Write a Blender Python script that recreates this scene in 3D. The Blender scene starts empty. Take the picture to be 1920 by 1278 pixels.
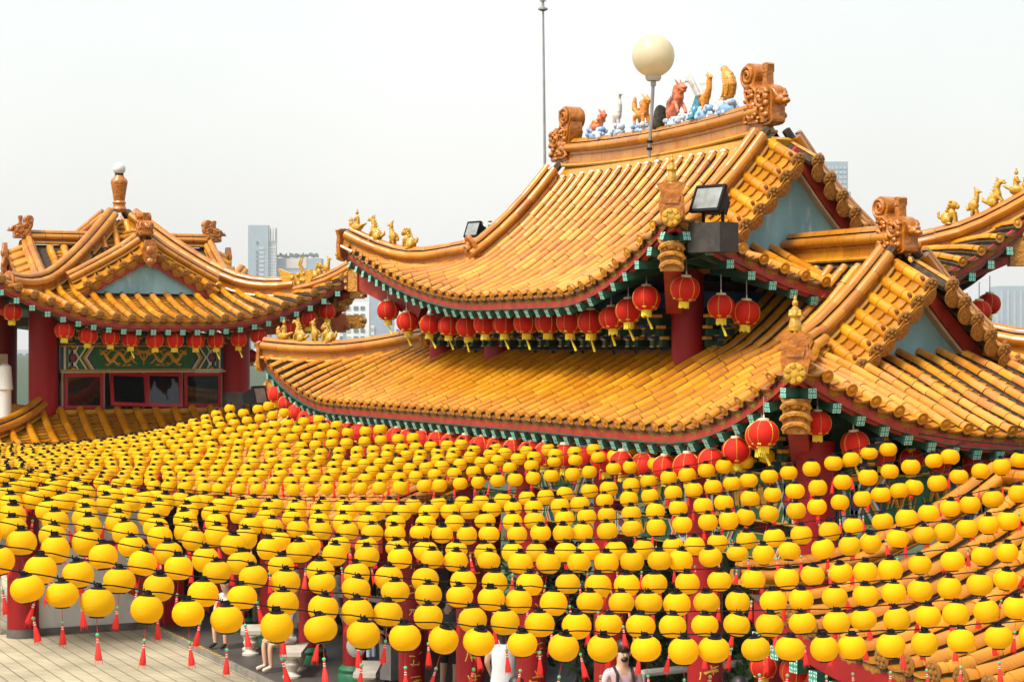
import bpy, bmesh, math, random
import numpy as np
from mathutils import Matrix, Vector
random.seed(7)
rng = np.random.RandomState(11)
SC = bpy.context.scene
COL = SC.collection
# ------------------------------------------------------------------ camera, sky, sun, exposure
S = 0.6                       # metres per layout unit: the layout below is in units, scaled to metres at the end
Z0 = 10.0                     # eye height above the courtyard, in units
F = 3700.0                    # focal length in photo pixels (1920 wide)
CT, ST = 0.9, 0.4359          # the halls are turned 25.8 degrees to the line of sight
HZ = 642.0
cam = bpy.data.cameras.new('camera'); camo = bpy.data.objects.new('camera', cam); COL.objects.link(camo)
cam.sensor_width = 36; cam.lens = F/1920*36; cam.shift_y = 3/1920; cam.clip_end = 6000; cam.clip_start = 0.5
camo.location = (0, 0, Z0); camo.rotation_euler = (math.radians(90), 0, -math.atan2(ST, CT))
SC.camera = camo
w = bpy.data.worlds.new('World'); SC.world = w; w.use_nodes = True
nt = w.node_tree; nt.nodes.clear()
SUN_EL, SUN_AZ = math.radians(54), math.radians(254)      # azimuth clockwise from +Y
sky = nt.nodes.new('ShaderNodeTexSky'); sky.sky_type = 'NISHITA'; sky.sun_disc = False
sky.sun_elevation = SUN_EL; sky.sun_rotation = SUN_AZ; sky.dust_density = 6; sky.air_density = 1.5
bg1 = nt.nodes.new('ShaderNodeBackground'); bg1.inputs[1].default_value = 0.05
bg2 = nt.nodes.new('ShaderNodeBackground'); bg2.inputs[1].default_value = 0.48
tc = nt.nodes.new('ShaderNodeTexCoord'); no = nt.nodes.new('ShaderNodeTexNoise'); no.inputs['Scale'].default_value = 2.6
no.inputs['Detail'].default_value = 4
cr = nt.nodes.new('ShaderNodeValToRGB')
cr.color_ramp.elements[0].position = 0.3; cr.color_ramp.elements[0].color = (0.84, 0.86, 0.84, 1)
cr.color_ramp.elements[1].position = 0.62; cr.color_ramp.elements[1].color = (1.0, 1.0, 0.98, 1)
nt.links.new(tc.outputs['Generated'], no.inputs['Vector']); nt.links.new(no.outputs['Fac'], cr.inputs[0])
nt.links.new(cr.outputs[0], bg2.inputs[0]); nt.links.new(sky.outputs[0], bg1.inputs[0])
ad = nt.nodes.new('ShaderNodeAddShader'); ow = nt.nodes.new('ShaderNodeOutputWorld')
nt.links.new(bg1.outputs[0], ad.inputs[0]); nt.links.new(bg2.outputs[0], ad.inputs[1]); nt.links.new(ad.outputs[0], ow.inputs[0])
sl = bpy.data.lights.new('sun', 'SUN'); so = bpy.data.objects.new('sun', sl); COL.objects.link(so)
sl.energy = 3.0; sl.angle = math.radians(20); sl.color = (1, 0.95, 0.87)
sd = Vector((math.sin(SUN_AZ)*math.cos(SUN_EL), math.cos(SUN_AZ)*math.cos(SUN_EL), math.sin(SUN_EL)))
so.rotation_euler = sd.to_track_quat('Z', 'Y').to_euler()
SC.view_settings.view_transform = 'Standard'; SC.view_settings.look = 'None'
SC.view_settings.exposure = 0.83; SC.view_settings.gamma = 1.0
TS_ = bpy.data.scenes.new('workbench')
def evaluated(o, name):
    TS_.collection.objects.link(o)
    with bpy.context.temp_override(scene=TS_, view_layer=TS_.view_layers[0]):
        dg = bpy.context.evaluated_depsgraph_get(); dg.update(); out = bpy.data.meshes.new_from_object(o.evaluated_get(dg))
    bpy.data.objects.remove(o); out.name = name; return out
# ------------------------------------------------------------------ placing
def cw(l, d, h):                      # lateral, depth, height relative to the eye -> layout position
    return Vector((CT*l + ST*d, -ST*l + CT*d, h + Z0))
def at(px, py, d): return cw((px-960)/F*d, d, (HZ-py)/F*d)
def proj(p):
    l = CT*p[0] - ST*p[1]; d = ST*p[0] + CT*p[1]
    return (960 + F*l/d, HZ - F*(p[2]-Z0)/d, d)
def onX(px, py, X):                   # where the sight line meets the plane X = const
    k = (px-960)/F; d = X/(CT*k+ST); return at(px, py, d)
def onY(px, py, Y):
    k = (px-960)/F; d = Y/(CT-ST*k); return at(px, py, d)
def onZ(px, py, z):
    d = (z-Z0)*F/(HZ-py); return at(px, py, d)
# ------------------------------------------------------------------ objects
WM = {}
def link(name, data, parent=None, M=None, label=None, cat=None, group=None, kind=None):
    o = bpy.data.objects.new(name, data); COL.objects.link(o)
    M = M if M is not None else Matrix.Identity(4)
    o.matrix_basis = M; WM[o.name] = M
    if parent is not None:
        o.parent = parent; o.matrix_parent_inverse = WM[parent.name].inverted()
    if label: o['label'] = label
    if cat: o['category'] = cat
    if group: o['group'] = group
    if kind: o['kind'] = kind
    return o
def T(x, y=None, z=None):
    return Matrix.Translation(Vector((x, y, z)) if y is not None else Vector(x))
def thing(name, loc, label, cat, group=None): return link(name, None, None, T(*loc), label, cat, group)
def frame(o, ex, ey, ez, s=(1, 1, 1)):
    M = Matrix.Identity(4)
    for i, (e, k) in enumerate(((ex, s[0]), (ey, s[1]), (ez, s[2]))):
        M[0][i], M[1][i], M[2][i] = e[0]*k, e[1]*k, e[2]*k
    M[0][3], M[1][3], M[2][3] = o[0], o[1], o[2]
    return M
def basis(d, up=(0, 0, 1)):           # lateral, along, normal
    d = Vector(d).normalized(); x = d.cross(Vector(up))
    if x.length < 1e-5: x = Vector((1, 0, 0))
    x.normalize(); return x, d, x.cross(d)
class MB:
    def __init__(s): s.v = []; s.f = []; s.mi = []; s.m = 0
    def add(s, vs, fs, M=None):
        b = len(s.v)
        if M is not None: vs = [M @ Vector(v) for v in vs]
        s.v.extend([tuple(v) for v in vs])
        for f in fs: s.f.append([i+b for i in f]); s.mi.append(s.m)
        return s
    def box(s, c, d, M=None):
        x, y, z = d[0]/2, d[1]/2, d[2]/2
        vs = [(c[0]+a*x, c[1]+b*y, c[2]+e*z) for a in (-1, 1) for b in (-1, 1) for e in (-1, 1)]
        return s.add(vs, [(0, 1, 3, 2), (4, 6, 7, 5), (0, 4, 5, 1), (2, 3, 7, 6), (0, 2, 6, 4), (1, 5, 7, 3)], M)
    def bar(s, a, b, w, h, up=(0, 0, 1)):
        a, b = Vector(a), Vector(b); x, d, n = basis(b-a, up)
        return s.box((0, 0, 0), (w, (b-a).length, h), frame((a+b)/2, x, d, n))
    def tube(s, path, r, n=8, caps=True, flat=None):
        path = [Vector(p) for p in path]; m = len(path); vs = []; fs = []
        if not hasattr(r, '__len__'): r = [r]*m
        px = None
        for i, p in enumerate(path):
            d = path[min(i+1, m-1)] - path[max(i-1, 0)]
            if px is None:
                x, _, z = basis(d, (0, 0, 1) if abs(d.normalized().z) < .95 else (0, 1, 0))
            else:
                d.normalize(); x = (px - d*px.dot(d)).normalized(); z = x.cross(d)
            px = x
            for k in range(n):
                a = 2*math.pi*k/n; vs.append(p + (x*math.cos(a) + z*math.sin(a)*(flat or 1))*r[i])
        for i in range(m-1):
            for k in range(n):
                fs.append((i*n+k, i*n+(k+1) % n, (i+1)*n+(k+1) % n, (i+1)*n+k))
        if caps: fs.append(tuple(range(n-1, -1, -1))); fs.append(tuple(range((m-1)*n, m*n)))
        return s.add(vs, fs)
    def lathe(s, prof, M=None, n=16, caps=True):
        vs = []; fs = []; m = len(prof)
        for r, z in prof:
            for k in range(n):
                a = 2*math.pi*k/n; vs.append((r*math.cos(a), r*math.sin(a), z))
        for i in range(m-1):
            for k in range(n):
                fs.append((i*n+k, i*n+(k+1) % n, (i+1)*n+(k+1) % n, (i+1)*n+k))
        if caps: fs.append(tuple(range(n-1, -1, -1))); fs.append(tuple(range((m-1)*n, m*n)))
        return s.add(vs, fs, M)
    def prism(s, poly, z0, z1, M=None):   # polygon in xy, extruded in z
        n = len(poly); ar = sum(poly[i][0]*poly[(i+1) % n][1]-poly[(i+1) % n][0]*poly[i][1] for i in range(n))
        if ar < 0: poly = poly[::-1]
        vs = [(p[0], p[1], z0) for p in poly]+[(p[0], p[1], z1) for p in poly]
        fs = [tuple(range(n-1, -1, -1)), tuple(range(n, 2*n))]+[(i, (i+1) % n, n+(i+1) % n, n+i) for i in range(n)]
        return s.add(vs, fs, M)
    def ball(s, c, r, n=10, m=6, M=None):
        if not hasattr(r, '__len__'): r = (r, r, r)
        vs = [(c[0], c[1], c[2]-r[2])]; fs = []
        for i in range(1, m):
            t = math.pi*i/m - math.pi/2
            for k in range(n):
                a = 2*math.pi*k/n
                vs.append((c[0]+r[0]*math.cos(t)*math.cos(a), c[1]+r[1]*math.cos(t)*math.sin(a), c[2]+r[2]*math.sin(t)))
        vs.append((c[0], c[1], c[2]+r[2])); e = len(vs)-1
        for k in range(n):
            fs.append((0, 1+(k+1) % n, 1+k)); fs.append((e, e-n+k, e-n+(k+1) % n))
            for i in range(m-2): fs.append((1+i*n+k, 1+i*n+(k+1) % n, 1+(i+1)*n+(k+1) % n, 1+(i+1)*n+k))
        return s.add(vs, fs, M)
    def grid(s, pts):                      # rows of points -> quads
        b = len(s.v); n = len(pts[0])
        s.v.extend([tuple(p) for r in pts for p in r])
        for i in range(len(pts)-1):
            for k in range(n-1):
                s.f.append([b+i*n+k, b+i*n+k+1, b+(i+1)*n+k+1, b+(i+1)*n+k]); s.mi.append(s.m)
        return s
    def mesh(s, mats, name='mesh', smooth=40):
        me = bpy.data.meshes.new(name); me.from_pydata(s.v, [], s.f)
        if not isinstance(mats, (list, tuple)): mats = [mats]
        for m in mats: me.materials.append(m)
        if any(s.mi): me.polygons.foreach_set('material_index', s.mi)
        if smooth:
            me.polygons.foreach_set('use_smooth', [True]*len(me.polygons)); me.set_sharp_from_angle(angle=math.radians(smooth))
        me.validate(); me.update(); return me
    def obj(s, name, mats, parent=None, M=None, smooth=40, **k):
        return link(name, s.mesh(mats, name, smooth), parent, M, **k)
# ------------------------------------------------------------------ pieces that repeat: the ones that show largest are objects, the rest is one mesh
class Tmpl:
    def __init__(s, mb, mat, name, smooth=50):
        s.name = name; s.v = np.array(mb.v, float); s.f = mb.f; s.mat = mat; s.me = mb.mesh(mat, name, smooth); s.smooth = smooth
        s.size = float(np.max(s.v.max(0)-s.v.min(0)))
class Pieces:
    def __init__(s): s.items = []
    def add(s, t, M, vis=1.0): s.items.append((t, M, vis))
    def done(s, parent, limit, stuff_name):
        def score(it):
            p = it[1].translation; a = proj(p)
            if a[2] < 1 or not (-30 < a[0] < 1950 and -30 < a[1] < 1310): return 0
            return it[2]/a[2]
        ranked = sorted(s.items, key=score, reverse=True)
        limit = min(limit, sum(1 for it in ranked if score(it) > 0))
        for t, M, _ in ranked[:limit]: link(t.name, t.me, parent, M)
        rest = {}
        for t, M, _ in ranked[limit:]: rest.setdefault(t.mat.name, []).append((t, M))
        for mn, its in rest.items():
            vs = []; fs = []; b = 0
            for t, M in its:
                A = np.array(M); v = t.v @ A[:3, :3].T + A[:3, 3]; vs.append(v)
                fs.extend([[i+b for i in f] for f in t.f]); b += len(v)
            me = bpy.data.meshes.new(stuff_name); me.from_pydata(np.vstack(vs).tolist(), [], fs); me.materials.append(its[0][0].mat)
            me.polygons.foreach_set('use_smooth', [True]*len(me.polygons)); me.set_sharp_from_angle(angle=math.radians(50)); me.update()
            link(stuff_name, me, parent, None, kind='stuff')
# ------------------------------------------------------------------ materials
def nodes(m): m.use_nodes = True; return m.node_tree.nodes, m.node_tree.links, m.node_tree.nodes['Principled BSDF']
MATS = {}
def mat(name, col, rough=0.5, metal=0, vary=0.0, noise=0.15, nscale=3.0, bump=0.0, bscale=20, coat=0.0, trans=0.0, cols=None, dirt=0.0, dirtcol=(0.05, 0.035, 0.02), spec=0.5, streak=0):
    if name in MATS: return MATS[name]
    m = bpy.data.materials.new(name); N, L, b = nodes(m); MATS[name] = m
    b.inputs['Roughness'].default_value = rough; b.inputs['Metallic'].default_value = metal
    b.inputs['Coat Weight'].default_value = coat; b.inputs['Coat Roughness'].default_value = 0.12
    b.inputs['Specular IOR Level'].default_value = spec
    tc = N.new('ShaderNodeTexCoord'); src = tc.outputs['Object']
    col4 = tuple(col)+(1,)
    if streak:
        mp = N.new('ShaderNodeMapping'); mp.inputs['Scale'].default_value = (1, 1, streak); L.new(src, mp.inputs[0]); src = mp.outputs[0]
    if cols:                                   # each piece its own tint
        g = N.new('ShaderNodeNewGeometry'); oi = N.new('ShaderNodeObjectInfo')
        a = N.new('ShaderNodeMath'); a.operation = 'ADD'; fr = N.new('ShaderNodeMath'); fr.operation = 'FRACT'
        mu = N.new('ShaderNodeMath'); mu.operation = 'MULTIPLY'; mu.inputs[1].default_value = 7.31
        L.new(g.outputs['Random Per Island'], a.inputs[0]); L.new(oi.outputs['Random'], a.inputs[1])
        L.new(a.outputs[0], mu.inputs[0]); L.new(mu.outputs[0], fr.inputs[0])
        r = N.new('ShaderNodeValToRGB'); r.color_ramp.interpolation = 'LINEAR'
        while len(r.color_ramp.elements) < len(cols): r.color_ramp.elements.new(0.5)
        for i, c in enumerate(cols):
            r.color_ramp.elements[i].position = i/(len(cols)-1); r.color_ramp.elements[i].color = tuple(c)+(1,)
        L.new(fr.outputs[0], r.inputs[0]); csrc = r.outputs[0]
        src = g.outputs['Position']
    else:
        rgb = N.new('ShaderNodeRGB'); rgb.outputs[0].default_value = col4; csrc = rgb.outputs[0]
    if noise:
        n = N.new('ShaderNodeTexNoise'); n.inputs['Scale'].default_value = nscale; n.inputs['Detail'].default_value = 6
        L.new(src, n.inputs['Vector'])
        mr = N.new('ShaderNodeMapRange'); mr.inputs[1].default_value = 0.3; mr.inputs[2].default_value = 0.7
        mr.inputs[3].default_value = 1-noise; mr.inputs[4].default_value = 1+noise; L.new(n.outputs['Fac'], mr.inputs[0])
        mx = N.new('ShaderNodeMix'); mx.data_type = 'RGBA'; mx.blend_type = 'MULTIPLY'; mx.inputs[0].default_value = 1
        L.new(csrc, mx.inputs[6]); L.new(mr.outputs[0], mx.inputs[7]); csrc = mx.outputs[2]
        rm = N.new('ShaderNodeMapRange'); rm.inputs[3].default_value = max(0.03, rough-0.08); rm.inputs[4].default_value = rough+0.12
        L.new(n.outputs['Fac'], rm.inputs[0]); L.new(rm.outputs[0], b.inputs['Roughness'])
    if dirt:
        d = N.new('ShaderNodeTexNoise'); d.inputs['Scale'].default_value = nscale*2.3; d.inputs['Detail'].default_value = 9; d.inputs['Roughness'].default_value = .7
        L.new(src, d.inputs['Vector'])
        dr = N.new('ShaderNodeMapRange'); dr.inputs[1].default_value = .56; dr.inputs[2].default_value = .72; dr.inputs[4].default_value = dirt
        L.new(d.outputs['Fac'], dr.inputs[0])
        dm = N.new('ShaderNodeMix'); dm.data_type = 'RGBA'; L.new(dr.outputs[0], dm.inputs[0]); L.new(csrc, dm.inputs[6]); dm.inputs[7].default_value = tuple(dirtcol)+(1,)
        csrc = dm.outputs[2]
    L.new(csrc, b.inputs['Base Color'])
    if bump:
        n2 = N.new('ShaderNodeTexNoise'); n2.inputs['Scale'].default_value = bscale; n2.inputs['Detail'].default_value = 5
        L.new(src, n2.inputs['Vector']); bp = N.new('ShaderNodeBump'); bp.inputs['Strength'].default_value = bump; bp.inputs['Distance'].default_value = 0.03
        L.new(n2.outputs['Fac'], bp.inputs['Height']); L.new(bp.outputs[0], b.inputs['Normal'])
    if trans:
        t = N.new('ShaderNodeBsdfTranslucent'); L.new(csrc, t.inputs[0]); ms = N.new('ShaderNodeMixShader'); ms.inputs[0].default_value = trans
        L.new(b.outputs[0], ms.inputs[1]); L.new(t.outputs[0], ms.inputs[2]); L.new(ms.outputs[0], N['Material Output'].inputs[0])
    return m
M_TILE = mat('glazed_tile', (0, 0, 0), .30, noise=.16, nscale=2.2, coat=.2, cols=[(0.46, 0.165, 0.01), (0.56, 0.245, 0.02), (0.5, 0.18, 0.016), (0.6, 0.29, 0.035), (0.48, 0.155, 0.022), (0.57, 0.235, 0.045)], dirt=.5, dirtcol=(.13, .055, .015))
M_TILE2 = mat('amber_tile', (0, 0, 0), .28, noise=.17, nscale=2.0, coat=.2, cols=[(0.42, 0.145, 0.003), (0.53, 0.205, 0.004), (0.46, 0.16, 0.004), (0.57, 0.25, 0.007), (0.47, 0.155, 0.007)], dirt=.45, dirtcol=(.11, .045, .012))
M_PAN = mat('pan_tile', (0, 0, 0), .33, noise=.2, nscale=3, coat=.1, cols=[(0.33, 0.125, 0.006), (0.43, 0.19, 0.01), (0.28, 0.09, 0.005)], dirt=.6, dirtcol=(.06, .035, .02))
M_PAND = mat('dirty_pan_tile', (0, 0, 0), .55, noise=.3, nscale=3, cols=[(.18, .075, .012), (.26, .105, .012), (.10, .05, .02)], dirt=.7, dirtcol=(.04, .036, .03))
M_RIDGE = mat('ridge_tile', (0, 0, 0), .25, noise=.14, nscale=2.5, coat=.3, cols=[(0.38, 0.135, 0.007), (0.46, 0.185, 0.011), (0.34, 0.105, 0.006)], dirt=.4, dirtcol=(.10, .05, .02))
M_YEL = mat('yellow_glaze', (.47, .225, .011), .3, noise=.2, nscale=4, coat=.2, dirt=.3, dirtcol=(.18, .08, .02))
M_ORN = mat('ornament_glaze', (.37, .12, .008), .3, noise=.3, nscale=7, bump=.8, bscale=9, coat=.3, dirt=.3, dirtcol=(.10, .035, .01))
M_ORN2 = mat('relief_glaze', (.40, .165, .011), .35, noise=.35, nscale=9, bump=.9, bscale=16, coat=.15, dirt=.55, dirtcol=(.13, .05, .01))
M_FIG = mat('figurine_glaze', (.46, .245, .011), .33, noise=.2, nscale=6, coat=.25, bump=.5, bscale=14, dirt=.2, dirtcol=(.15, .07, .01))
M_MORT = mat('mortar', (.055, .035, .02), .9, noise=.5, nscale=8)
M_RED = mat('red_column_paint', (.26, .006, .008), .45, noise=.2, nscale=1.2, spec=.3, dirt=.45, dirtcol=(.13, .008, .006), streak=.3)
M_FASC = mat('red_fascia', (.30, .025, .012), .5, noise=.3, nscale=4, dirt=.4, dirtcol=(.10, .015, .008))
M_BLUE = mat('gable_plaster', (.20, .37, .40), .8, noise=.3, nscale=1.6, dirt=.85, dirtcol=(.56, .62, .62), bump=.3, bscale=8, streak=.3)
M_CREAM = mat('cream_board', (.44, .35, .22), .7, noise=.15)
M_DKGRN = mat('dark_green_wood', (.008, .06, .036), .5, noise=.3, nscale=5)
M_GREEN = mat('green_paint', (.012, .13, .055), .5, noise=.25, nscale=5)
M_BLUEP = mat('blue_paint', (.02, .055, .16), .5, noise=.25, nscale=5)
M_GOLD = mat('gold_paint', (.62, .33, .035), .35, noise=.2, nscale=9, metal=.2)
M_WHITEP = mat('white_paint', (.60, .585, .53), .55, noise=.12, nscale=2, dirt=.45, dirtcol=(.36, .33, .26), streak=.25)
M_BLACK = mat('black_plastic', (.008, .008, .009), .5, noise=.2, spec=.15)
M_GREY = mat('grey_metal', (.30, .29, .28), .4, metal=.5, noise=.15)
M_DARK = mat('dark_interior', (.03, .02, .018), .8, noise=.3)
def patterned_end():
    m = bpy.data.materials.new('rafter_end_pattern'); N, L, b = nodes(m); b.inputs['Roughness'].default_value = .5
    tc = N.new('ShaderNodeTexCoord'); sp = N.new('ShaderNodeSeparateXYZ'); L.new(tc.outputs['Object'], sp.inputs[0])
    def mth(op, a, v=None):
        n = N.new('ShaderNodeMath'); n.operation = op; L.new(a, n.inputs[0])
        if v is not None:
            if isinstance(v, (int, float)): n.inputs[1].default_value = v
            else: L.new(v, n.inputs[1])
        return n.outputs[0]
    ax = mth('ABSOLUTE', sp.outputs[0]); az = mth('ABSOLUTE', sp.outputs[2])
    mxx = mth('MAXIMUM', ax, az); mn = mth('MINIMUM', ax, az)
    a = mth('FRACT', mth('MULTIPLY', mxx, 22.0)); c = mth('FRACT', mth('MULTIPLY', mn, 26.0))
    k = mth('GREATER_THAN', mth('MULTIPLY', a, c), .30)
    mx = N.new('ShaderNodeMix'); mx.data_type = 'RGBA'; L.new(k, mx.inputs[0]); mx.inputs[6].default_value = (.02, .27, .21, 1); mx.inputs[7].default_value = (.55, .70, .60, 1)
    L.new(mx.outputs[2], b.inputs['Base Color']); return m
M_RAFT = patterned_end()
# ------------------------------------------------------------------ roof pieces
def arc(n, a0, a1, r=1.0): return [(r*math.cos(math.radians(a0+(a1-a0)*i/(n-1))), r*math.sin(math.radians(a0+(a1-a0)*i/(n-1)))) for i in range(n)]
def roll_mb(full=False, taper=.975):
    m = MB(); A = arc(9, 0, 180) if not full else arc(13, 0, 360)
    n = len(A); ys = (0, .5, .96, 1.0); rs = (taper, .985, 1.0, .985)
    vs = [(x*r, y, z*r) for y, r in zip(ys, rs) for x, z in A]; fs = []
    for i in range(3):
        for k in range(n-1): fs.append((i*n+k, i*n+k+1, (i+1)*n+k+1, (i+1)*n+k))
    fs.append(tuple(range(3*n, 4*n))); fs.append(tuple(range(n-1, -1, -1)))
    return m.add(vs, fs)
def end_mb():
    m = MB(); R = Matrix.Rotation(math.radians(-90), 4, 'X')
    m.lathe([(1.0, -.1), (1.12, 0), (1.12, .14), (.92, .18), (.84, .10), (.55, .10), (.50, .2), (.2, .26), (0.02, .26)], R, 12)
    return m
def pan_mb():
    xs = (-1, -.6, 0, .6, 1); zs = (.28, .08, 0, .08, .28); m = MB()
    vs = [(x, 0, z) for x, z in zip(xs, zs)]+[(x, 1.06, z+.20) for x, z in zip(xs, zs)]+[(x, 1.06, z-.02) for x, z in zip(xs, zs)]
    fs = [(k, k+1, 6+k, 5+k) for k in range(4)]+[(5+k, 6+k, 11+k, 10+k) for k in range(4)]
    return m.add(vs, fs)
def drip_mb(round_=False):
    if round_: pl = [(x, z-.15) for x, z in arc(11, 180, 360, 1.0)]+[(.55, -.02), (0, -.08), (-.55, -.02)]
    else: pl = [(-1, .05), (-1, -.45), (-.8, -.85), (-.4, -1.05), (0, -1.5), (.4, -1.05), (.8, -.85), (1, -.45), (1, .05), (.5, -.12), (0, -.2), (-.5, -.12)]
    m = MB(); R = Matrix.Rotation(math.radians(90), 4, 'X')
    m.prism(pl, -.16, 0, R); c = (0, -.55)
    m.prism([(c[0]+(x-c[0])*.78, c[1]+(y-c[1])*.78) for x, y in pl], -.22, -.15, R)
    for x, z, r in ((0, -.55, .28), (-.42, -.45, .2), (.42, -.45, .2), (0, -.98, .17)): m.ball((x, .2, z), (r, .1, r), 6, 4)
    return m
def rosette_mb():
    m = MB(); R = Matrix.Rotation(math.radians(-90), 4, 'X')
    m.lathe([(1.1, -.1), (1.2, .1), (1.0, .3), (.7, .22), (.02, .45)], R, 10)
    for k in range(6):
        a = k*math.pi/3; m.ball((.62*math.cos(a), .28, .62*math.sin(a)), (.3, .2, .3), 6, 4)
    m.ball((0, .3, 0), (.35, .3, .35), 6, 4)
    return m
T_ROLL = Tmpl(roll_mb(), M_TILE, 'cover_tile'); T_ROLL2 = Tmpl(roll_mb(), M_TILE2, 'cover_tile')
T_END = Tmpl(end_mb(), M_TILE2, 'tile_end_disc', 60); T_PAN = Tmpl(pan_mb(), M_PAN, 'pan_tile', 30)
T_PAND = Tmpl(pan_mb(), M_PAND, 'pan_tile', 30)
T_DRIP = Tmpl(drip_mb(), M_ORN2, 'drip_tile', 30); T_FAN = Tmpl(drip_mb(True), M_ORN2, 'drip_tile', 30)
T_ROS = Tmpl(rosette_mb(), M_ORN2, 'rosette_end', 60)
T_RIDR = Tmpl(roll_mb(True, .97), M_RIDGE, 'ridge_roll'); T_RIDC = Tmpl(roll_mb(False, .97), M_RIDGE, 'ridge_cap_tile')
def blk():
    m = MB(); m.prism([(-.5, 0), (.5, 0), (.5, .18), (.42, .24), (.42, .62), (.5, .70), (.5, 1), (-.5, 1), (-.5, .70), (-.42, .62), (-.42, .24), (-.5, .18)], 0, 1, frame((0, 0, 0), (1, 0, 0), (0, 0, 1), (0, 1, 0))); return m
T_BLK = Tmpl(blk(), M_RIDGE, 'ridge_block', 30)
T_NAIL = Tmpl(MB().ball((0, 0, 0), 1, 8, 6).box((0, 0, -.8), (.7, .7, .6)), M_ORN, 'tile_nail_cap', 60)
T_LIME = Tmpl(MB().ball((0, 0, 0), (1, .7, .8), 8, 5).ball((.5, .3, -.1), (.6, .5, .7), 6, 4).ball((-.45, .4, -.1), (.6, .6, .6), 6, 4), M_WHITEP, 'lime_cap', 60)
def rafter_me():
    m = MB(); s = .085; L = 1.5
    vs = [(x, y, z) for y in (0, L) for x, z in ((-s, -s), (s, -s), (s, s), (-s, s))]
    m.add(vs, [(0, 1, 5, 4), (1, 2, 6, 5), (2, 3, 7, 6), (3, 0, 4, 7), (3, 2, 1, 0)]); m.m = 1; m.add(vs[4:], [(0, 1, 2, 3)])
    return m.mesh([M_DKGRN, M_RAFT], 'rafter', 30)
ME_RAFT = rafter_me()
def crom(pts, n=12):                     # smooth curve through points
    P = [Vector(p) for p in pts]; P = [P[0]*2-P[1]]+P+[P[-1]*2-P[-2]]; out = []
    for i in range(1, len(P)-2):
        for k in range(n):
            t = k/n; a, b, c, d = P[i-1], P[i], P[i+1], P[i+2]
            out.append(.5*((2*b)+(c-a)*t+(2*a-5*b+4*c-d)*t*t+(3*b-a-3*c+d)*t**3))
    out.append(P[-2]); return out
def resample(pts, L, phase=0.0):
    d = [0]
    for a, b in zip(pts, pts[1:]): d.append(d[-1]+(b-a).length)
    n = max(1, round(d[-1]/L)); A = np.array([tuple(p) for p in pts]); s = np.linspace(0, d[-1], n+1)
    if phase and n > 2: s = np.concatenate([[0], s[1:]-phase*d[-1]/n, [d[-1]]])
    return [Vector((np.interp(x, d, A[:, 0]), np.interp(x, d, A[:, 1]), np.interp(x, d, A[:, 2]))) for x in s]
def seg(P, t, a, b, r, vis=1.0, up=(0, 0, 1), lift=0.0, jit=0.0, z=None):
    x, d, n = basis(b-a, up)
    if jit: a = a + x*random.uniform(-jit, jit) + n*random.uniform(-jit, jit)*.6
    P.add(t, frame(a+n*lift, x, d, n, (r, (b-a).length*.965, z or r)), vis)
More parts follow.
